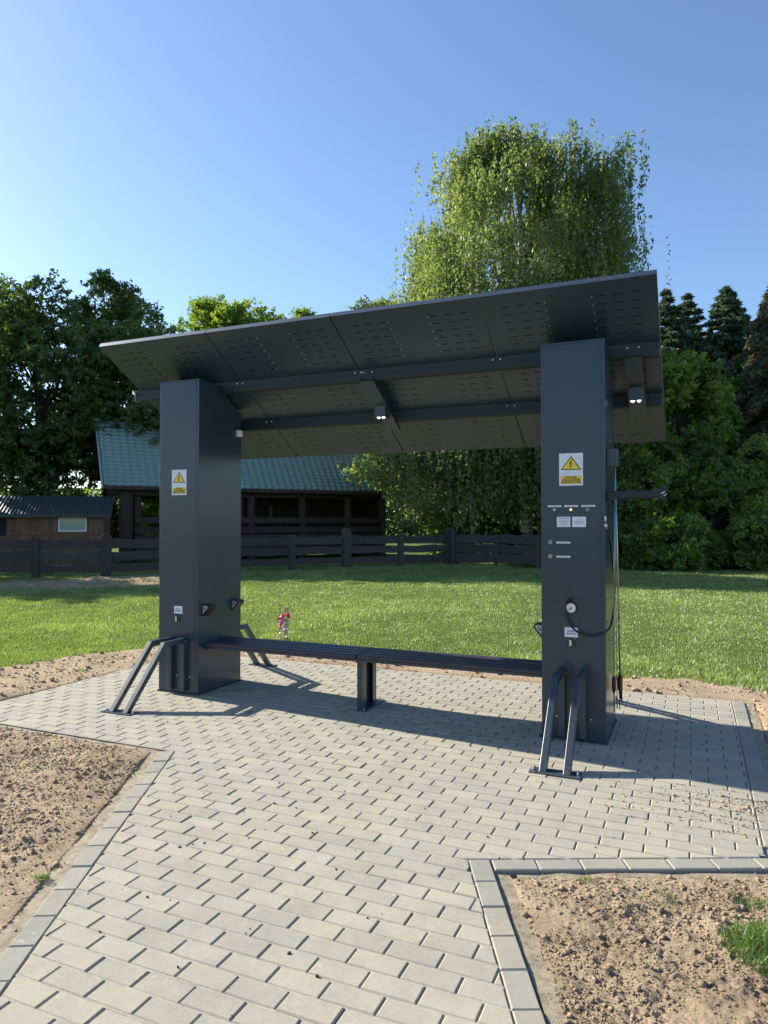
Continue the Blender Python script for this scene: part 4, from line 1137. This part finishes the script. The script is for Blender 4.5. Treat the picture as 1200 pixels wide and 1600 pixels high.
def weeping(name, lat, dep, label):
    P = W(lat, dep, 0); root = empty(name, P, label, 'tree')
    # silhouette: z -> lateral extent (relative to camera axis), depth radius
    zz = [1.0, 2.4, 3.2, 5.0, 7.5, 10.5, 11.8, 13.2, 14.6, 16.0, 17.3, 18.3, 19.0]
    le = [1.6, -.6, -1.5, -1.7, -1.3, -.9, -.4, .2, 1.1, 2.2, 2.8, 3.3, 4.0]
    ri = [11.2, 11.2, 11.2, 11.2, 11.2, 11.3, 11.5, 11.6, 11.5, 10.9, 8.9, 6.8, 5.4]
    tips = []; boughs = []
    while len(boughs) < 112:
        z = 3.8+14.6*rng.uniform(0, 1)**.85; l0, r0 = np.interp(z, zz, le)+1.0, np.interp(z, zz, ri)-1.0
        c = (l0+r0)/2; hw = max((r0-l0)/2, .3); hd = min(hw, 4.0); a = rng.uniform(0, 2*np.pi); q_ = rng.uniform(.3, 1)**.5
        p = np.array((c+hw*q_*np.cos(a), hd*q_*np.sin(a), z))
        if all(np.linalg.norm((p-b)*np.array((1, .8, 1.0))) > .88 for b in boughs): boughs.append(p)
    for b in boughs + [np.array((4.6, 0, 18.3)), np.array((5.4, .4, 17.9)), np.array((6.6, 0, 17.2)), np.array((8.4, 0, 16.0)), np.array((3.6, 0, 16.4))] + [np.array((l_, d_, z_)) for l_, d_, z_ in zip(rng.uniform(-.3, 9.5, 34), rng.uniform(-4.2, -1.5, 34), rng.uniform(4.2, 7.6, 34))]:
        for _ in range(int(rng.integers(6, 10))): tips.append(b+rng.normal(0, 1, 3)*np.array((.52, .6, .34)))
    tips = np.array(tips); nt_ = len(tips)
    ti = np.repeat(np.arange(nt_), 21); ns = len(ti)
    S0 = tips[ti]+rng.normal(0, 1, (ns, 3))*np.array((.32, .32, .20))
    Ls = rng.uniform(.8, 3.0, ns)*np.where(rng.uniform(0, 1, nt_)[ti] < .25, 1.35, 1.0)*np.where(S0[:, 2] > 15, .6, 1)
    zb = np.interp(S0[:, 0], [-1.5, -.6, .3, .8, 2, 4, 6, 12], [4.3, 3.4, 2.7, 1.3, 1.1, 1.0, .8, .8])
    Ls = np.minimum(Ls, np.maximum(S0[:, 2]-zb, .2))
    k = 16; si = np.repeat(np.arange(ns), k); n = len(si)
    t = rng.uniform(0, 1, n)
    sway = rng.normal(0, .14, (ns, 2)); out = (S0[:, :2]-np.array([5.6, 0]))*.018
    C = S0[si].copy(); C[:, 0] += (sway[:, 0]+out[:, 0])[si]*np.sqrt(t); C[:, 1] += (sway[:, 1]+out[:, 1])[si]*np.sqrt(t)
    C[:, 2] -= Ls[si]*t; C += rng.normal(0, .045, (n, 3))
    Cw = np.stack([CAM.x+C[:, 0]*.9167-(dep+C[:, 1])*.3995, CAM.y+C[:, 0]*.3995+(dep+C[:, 1])*.9167, C[:, 2]], 1)
    rn = rng.uniform(0, .6, nt_)[ti][si]+rng.uniform(0, .4, n)
    D = np.tile(np.array((0, 0, -1.)), (n, 1))+rng.normal(0, .45, (n, 3))
    link('crown', leaves_mesh('crown', Cw, .078, M_L_BIR, D=D, elong=1.5, rnd=rn), root)
    m = MB(); rr = random.Random(3)
    tw = [W(a, dep+b, c) for a, b, c in tips[rng.choice(nt_, 60, replace=False)]]
    limbs(m, W(6.3, dep, 0), W(6.0, dep, 18), tw, .26, rr)
    m.build('trunk', M_BIRCHB, root, smooth=True)
    # hair-thin hanging twigs as one joined part
    ch = rng.choice(ns, 1500, replace=False); V = []; F = []
    for i in ch:
        a = W(S0[i, 0], dep+S0[i, 1], S0[i, 2]); b = W(S0[i, 0]+sway[i, 0]+out[i, 0], dep+S0[i, 1]+sway[i, 1]+out[i, 1], S0[i, 2]-Ls[i]*.9)
        q_ = Vector((.008, .004, 0)); j = len(V); V += [tuple(a-q_), tuple(a+q_), tuple(b+q_*.4), tuple(b-q_*.4)]; F.append((j, j+1, j+2, j+3))
    tag(link('twigs', fastmesh('twigs', V, F, M_BARK), root), kind='stuff')
    return root

def conifer(name, lat, dep, H, r, material, label, tiers=26, droop=.35, seed=1, zmin=1.0, group=None, size=.10, dens=1.0, top=1.0):
    rg = np.random.default_rng(seed); P = W(lat, dep, 0); root = empty(name, P, label, 'tree', group)
    Cs = []; Ds = []; Rn = []; m = MB()
    m.tube([P-Vector((0, 0, .2)), P+Vector((0, 0, H*.5)), P+Vector((0, 0, H))], [r*.07+.05, r*.04+.03, .015], 8)
    for ti in range(tiers):
        f = ti/(tiers-1); z = zmin+(H-zmin)*f**.92; L0 = r*(1-f)**.8*1.0+.12
        nb = int(rg.integers(7, 11))
        for b in range(nb):
            a = rg.uniform(0, 2*np.pi); L = L0*rg.uniform(.65, 1.18); up0 = .12+.25*f
            d = np.array((math.cos(a), math.sin(a), 0.))
            nn = max(3, int(L/.16)); t = np.linspace(.08, 1, nn)
            pts = P + Vector((0, 0, z)); pts = np.array(pts)[None]+d[None]*(t*L)[:, None]
            pts[:, 2] += up0*t*L-droop*L*t**2*1.2
            # side twigs: needles spread in a flat fan, wider in the middle
            kk = int(13*dens); tt = np.repeat(np.arange(nn), kk)
            sidev = np.array((-d[1], d[0], 0.)); w_ = (.10+.26*np.sin(np.pi*np.clip(t, 0, .95))*min(L, 2.2)*.6)[tt]
            sgn = rg.uniform(-1, 1, len(tt))
            c = pts[tt]+sidev[None]*(sgn*w_)[:, None]+d[None]*(np.abs(sgn)*w_*.5)[:, None]+rg.normal(0, .035, (len(tt), 3))
            c[:, 2] -= np.abs(sgn)*w_*droop*.9+rg.uniform(0, .10, len(tt))
            Cs.append(c); Ds.append(sidev[None]*np.sign(sgn)[:, None]*.8+d[None]*.7+rg.normal(0, .3, (len(tt), 3))-np.array((0, 0, .3)))
            Rn.append(np.full(len(tt), rg.uniform(0, .5))+rg.uniform(0, .5, len(tt)))
            if L > .7: m.tube([tuple(pts[0]), tuple(pts[nn//2]), tuple(pts[-1])], [.03, .018, .006], 4, cap=False)
    C = np.concatenate(Cs); D = np.concatenate(Ds)
    link('crown', leaves_mesh('crown', C, size, material, D=D, elong=2.6, up=.3, rnd=np.concatenate(Rn)), root)
    m.build('trunk', M_BARK, root)
    return root

# left group
broadleaf('broadleaf_tree', -15.2, 30.5, 6.9, (4.9, 4.0, 6.0), 100, 34, 20, .105, M_L_OAK, 'tall dark broadleaf tree at the left edge of the frame', trunk_r=.30, tlat=-14.0, lobe=.30, shell=.35)
broadleaf('broadleaf_tree', -11.0, 31.5, 6.5, (3.6, 3.2, 5.4), 72, 34, 20, .102, M_L_OAK, 'dark broadleaf tree right of the tallest left tree, above the shed', trunk_r=.20, tlat=-12.9, lobe=.30, shell=.35)
broadleaf('broadleaf_tree', -13.1, 33, 10.7, (2.1, 2.0, 2.9), 24, 32, 18, .105, M_L_OAK, 'pointed dark tree top rising between the two big left trees', trunk_r=.16)
broadleaf('broadleaf_tree', -21.5, 31, 7.2, (3.6, 3.6, 5.0), 44, 30, 14, .15, M_L_OAK, 'dark broadleaf tree just beyond the left edge of the frame', trunk_r=.3)
broadleaf('broadleaf_tree', -29.5, 43.4, 14.0, (3.4, 3.4, 8.0), 60, 30, 14, .19, M_L_OAK, 'very tall tree left of the frame that shades the far lawn', trunk_r=.4)
broadleaf('broadleaf_tree', -27.8, 39.5, 21.5, (2.5, 2.4, 3.4), 26, 28, 14, .18, M_L_OAK, 'unseen very tall tree far left of the frame, added to shade the lawn', trunk_r=.35)  # added unseen tree, crown set high so its shadow darkens the far lawn
broadleaf('broadleaf_tree', -26.2, 27.0, 8.8, (3.0, 2.2, 5.2), 46, 34, 14, .17, M_L_OAK, 'tree left of the frame whose shadow crosses the sandy heap', trunk_r=.25)
broadleaf('broadleaf_tree', -9.4, 43, 12.0, (3.2, 3.4, 4.4), 36, 32, 19, .12, M_L_MID, 'bright green tree top just left above the shelter roof, left half of the pair')
broadleaf('broadleaf_tree', -6.0, 43, 11.6, (3.1, 3.4, 4.1), 36, 32, 19, .12, M_L_MID, 'rounded green tree top above the shelter roof, right half of the pair')
broadleaf('broadleaf_tree', -.4, 46, 13.3, (1.9, 2.2, 3.3), 18, 28, 14, .14, M_L_BIR, 'small pale tree top peeking out left of the birch')
for la, de, h, r_, lb in ((-15.2, 29.5, 1.9, 2.0, 'bush behind the left end of the shed roof'), (-11.9, 28.8, 1.9, 1.7, 'sunlit bush behind the middle of the shed'), (-9.9, 33, 2.0, 1.7, 'bush between the shed and the barn'),
                          (-9.6, 36, 2.6, 2.3, 'bush seen through the open end of the barn'), (-6.2, 38, 2.2, 2.3, 'bush seen through the barn beside the left column'), (-18.5, 30, 2.2, 2.2, 'bush at the far left behind the shed')):
    broadleaf('bush', la, de, h*.75, (r_, r_*.9, h), 18, 28, 14, .12, M_L_MID, lb, 'bush', trunk=False, shell=.2)
weeping('birch_tree', 5.6, 31, 'tall weeping birch hanging over the fence behind the shelter roof')
# under and behind the birch
for la, de, h, r_, lb in ((3.6, 34, 2.6, 2.6, 'dark bush under the left side of the birch'), (7.0, 33.5, 2.8, 2.7, 'dark bush under the right side of the birch'), (9.4, 29, 2.4, 2.2, 'dark bush hidden behind the right column')):
    broadleaf('bush', la, de, h*.55, (r_, r_*.8, h), 24, 32, 14, .12, M_L_SHR, lb, 'bush', trunk=False, shell=.2)
# right group
conifer('spruce_tree', 20.6, 42.5, 15.6, 4.6, M_L_SPR, 'tall pointed dark spruce in the middle of the right group', 34, .30, 11, 1.0, size=.14, dens=1.3)
conifer('spruce_tree', 18.0, 43, 14.6, 4.0, M_L_SPR, 'narrower dark spruce left of the tall pointed one', 32, .28, 12, 1.0, size=.14, dens=1.3)
conifer('spruce_tree', 16.0, 40, 14.6, 3.2, M_L_SPR, 'slim dark spruce right beside the roof end', 30, .26, 13, 1.0, size=.13, dens=1.3)
conifer('spruce_tree', 24.6, 45, 16.0, 4.0, M_L_SPR, 'dark spruce near the right edge behind the brown one', 30, .28, 14, 1.0, size=.14, dens=1.2)
conifer('spruce_tree', 16.7, 29.5, 12.0, 4.2, M_L_BRN, 'brownish spruce with long drooping boughs at the right edge', 30, .50, 15, 2.5, size=.095, dens=1.6)
conifer('spruce_tree', 19.4, 45, 16.0, 3.9, M_L_SPR, 'dark spruce half hidden between the two tallest of the right group', 28, .28, 16, 1.0, size=.14, dens=1.2)
conifer('spruce_tree', 22.5, 45, 15.6, 4.2, M_L_SPR, 'dark spruce filling the gap right of the tall pointed one', 28, .28, 17, 1.0, size=.14, dens=1.2)
RG = [(11.3, 27.0, 5.6, (2.2, 2.2, 3.0), 'light green leafy tree below the right end of the roof', M_L_MID, .13),
      (13.6, 30.0, 5.0, (2.2, 2.4, 3.2), 'green leafy tree in front of the spruces', M_L_SHR, .13),
      (9.6, 25.4, 2.6, (2.0, 1.9, 2.9), 'dark green shrub just right of the right column', M_L_SHR, .115),
      (11.7, 24.6, 2.0, (2.2, 2.0, 2.5), 'dense green shrub behind the lawn between column and edge', M_L_SHR, .11),
      (14.6, 25.0, 2.9, (2.8, 2.3, 3.2), 'large rounded dark shrub at the right edge of the frame', M_L_SHR, .105),
      (13.0, 22.8, .9, (2.3, 1.5, 1.4), 'low dark shrub at the foot of the right shrubs', M_L_SHR, .10),
      (9.6, 23.4, .7, (2.0, 1.3, 1.3), 'low dark shrub at the lawn edge right of the column', M_L_SHR, .10),
      (16.4, 23.0, 1.2, (2.2, 1.6, 1.8), 'low dark shrub outside the right edge of the frame', M_L_SHR, .10),
      (7.2, 25.2, .8, (2.0, 1.3, 1.4), 'low shrub hidden behind the right column by the fence end', M_L_SHR, .10),
      (17.8, 24.5, 3.6, (2.6, 2.4, 3.6), 'dark shrub just beyond the right edge of the frame', M_L_SHR, .12),
      (16.2, 27.0, 3.3, (2.0, 1.8, 2.2), 'pale green leafy tree under the brown spruce boughs', M_L_MID, .12)]
for la, de, cz_, rd2, lb, mt, sz in RG:
    broadleaf('leafy_shrub' if cz_ < 3.5 else 'broadleaf_tree', la, de, cz_, rd2, 54, 34, 19, sz*.66, mt, lb, 'shrub' if cz_ < 3.5 else 'tree', trunk_r=.12, shell=.5, lobe=.24, trunk=cz_ > 1.5)
# far wood that closes the view behind everything
def far_wood():
    n = 60000; l = rng.uniform(-75, 80, n); d = rng.uniform(62, 82, n)
    top = np.interp(l, [-75, -40, -15, 0, 12, 25, 80], [5, 4.2, 4.0, 7, 10, 11, 11])*(1+.18*vnoise(l*.25, l*0, 41)+.1*vnoise(l*.9, l*0, 42))
    z = rng.uniform(0, 1, n)**.75*top
    C = np.stack([CAM.x+l*.9167-d*.3995, CAM.y+l*.3995+d*.9167, z], 1)
    o = link('far_wood', leaves_mesh('far_wood', C, .46, M_L_OAK, up=.4, rnd=rng.uniform(0, 1, n)*.8)); tag(o, 'continuous dark woodland far behind the lawn and barn', 'woodland', kind='stuff')
far_wood()

# ------------------------------------------------------------------ grass
def blades(name, x, y, z, h, wd, material, rnd, lean=.55):
    n = len(x); a = rng.uniform(0, 2*np.pi, n); b = rng.uniform(0, 2*np.pi, n)
    wx, wy = np.cos(a)*wd/2, np.sin(a)*wd/2; lx = np.cos(b)*h*lean*rng.uniform(.1, 1, n); ly = np.sin(b)*h*lean*rng.uniform(.1, 1, n)
    V = np.stack([np.stack([x-wx, y-wy, z], 1), np.stack([x+wx, y+wy, z], 1), np.stack([x+lx, y+ly, z+h], 1)], 1).reshape(-1, 3)
    return link(name, fastmesh(name, V, np.arange(3*n).reshape(-1, 3), material, rnd=np.clip(rnd, 0, 1)))
def lawn_blades():
    n = 660000
    dep = np.exp(rng.uniform(math.log(5.8), math.log(27), n)); dep = np.where(rng.uniform(0, 1, n) < .3, rng.uniform(5.8, 27, n), dep)
    lat_ = np.where(rng.uniform(0, 1, n) < .80, rng.uniform(-.60, .60, n), rng.uniform(-1.0, 1.1, n))*dep
    x = CAM.x+lat_*.9167-dep*.3995; y = CAM.y+lat_*.3995+dep*.9167
    e = soil_edge(x, y); sm_ = sand_mask(x, y)
    ok = (e < -.02 + .10*vnoise(x*9, y*9, 51)) & ~paved(x, y, .25) & (y > .1-.35*(x+2.7)*(x < -2.5))
    ok &= rng.uniform(0, 1, n) > np.clip(sm_*1.25-.1, 0, .97)
    ok &= (vnoise(x*2.1, y*2.1, 55)+.6*vnoise(x*6.3, y*6.3, 56) > -.75) | (rng.uniform(0, 1, n) < .45)
    # ragged fringe
    ok &= (e < -.30) | (rng.uniform(0, 1, n) < .35)
    x, y, dep = x[ok], y[ok], dep[ok]; n = len(x)
    patch = vnoise(x*.7, y*.7, 52)*.45+vnoise(x*2.6, y*2.6, 53)*.4+vnoise(x*7, y*7, 54)*.35
    h = (.024+.022*patch)*rng.uniform(.4, 1.5, n); h = np.maximum(h, .010)
    h = np.where((y > 16) & (x > -9), h*1.7, h)
    wd = .0055+dep*.00078
    o = blades('lawn_grass', x, y, lawn_h(x, y)-.025, h+.008, wd, M_BLADE, .38+.40*patch+rng.normal(0, .24, n), .9)
    tag(o, 'short mown green lawn behind the paving', 'grass', kind='stuff')
lawn_blades()
def tuft(cx, cy, r, n, h, label):
    a = rng.uniform(0, 2*np.pi, n); q_ = r*rng.uniform(0, 1, n)**.6
    x = cx+q_*np.cos(a)*1.3; y = cy+q_*np.sin(a)
    hh = h*rng.uniform(.4, 1.2, n)*(1-.5*q_/r)
    o = blades('grass_tuft', x, y, soil_h(x, y)-.01, hh, .0030+.002*rng.uniform(0, 1, n), M_TUFT, rng.uniform(0, 1, n)**1.4, .9)
    tag(o, label, 'grass tuft', kind='stuff')
tuft(4.39, -2.25, .20, 3600, .095, 'thick clump of green grass on the bare soil at the right edge')
tuft(3.95, -2.02, .08, 260, .035, 'few grass blades near the middle of the right soil bed')
tuft(4.27, -1.90, .08, 420, .04, 'small grass tuft above the thick clump on the right bed')
tuft(4.46, -1.62, .07, 300, .045, 'small grass tuft touching the cross border at the right')
tuft(3.62, -1.98, .03, 50, .03, 'tiny grass sprout just under the cross border')
tuft(1.45, -2.90, .035, 110, .030, 'small green tuft beside the left path border')
tuft(.28, -1.92, .10, 260, .03, 'flat green patch in the left soil bed')
tuft(-1.75, .35, .10, 200, .05, 'yellowish tuft on the bare strip left of the platform')
tuft(4.80, 1.05, .12, 320, .06, 'grass tuft beside the kerb at the far right corner')
# broad-leaved weed in the clump
def weed():
    root = empty('weed_plant', (4.36, -2.36, 0), 'small broad-leaved weed at the lower side of the thick grass clump', 'plant')
    for i in range(9):
        a = R(i*40+10); L = random.uniform(.05, .10); m = MB(); vs = []; K = 5
        for j in range(K+1):
            t = j/K; w_ = .016*math.sin(math.pi*min(.08+t*.92, 1))+.001; c = Vector((4.36+math.cos(a)*L*t, -2.36+math.sin(a)*L*t, .015+.035*math.sin(t*2.4)))
            s_ = Vector((-math.sin(a), math.cos(a), 0))*w_; vs += [c-s_+Vector((0, 0, .004)), c, c+s_+Vector((0, 0, .004))]
        fs = []
        for j in range(K): fs += [(3*j, 3*j+1, 3*j+4, 3*j+3), (3*j+1, 3*j+2, 3*j+5, 3*j+4)]
        m.add(vs, fs); m.build('leaf', M_TUFT, root, smooth=True)
weed()
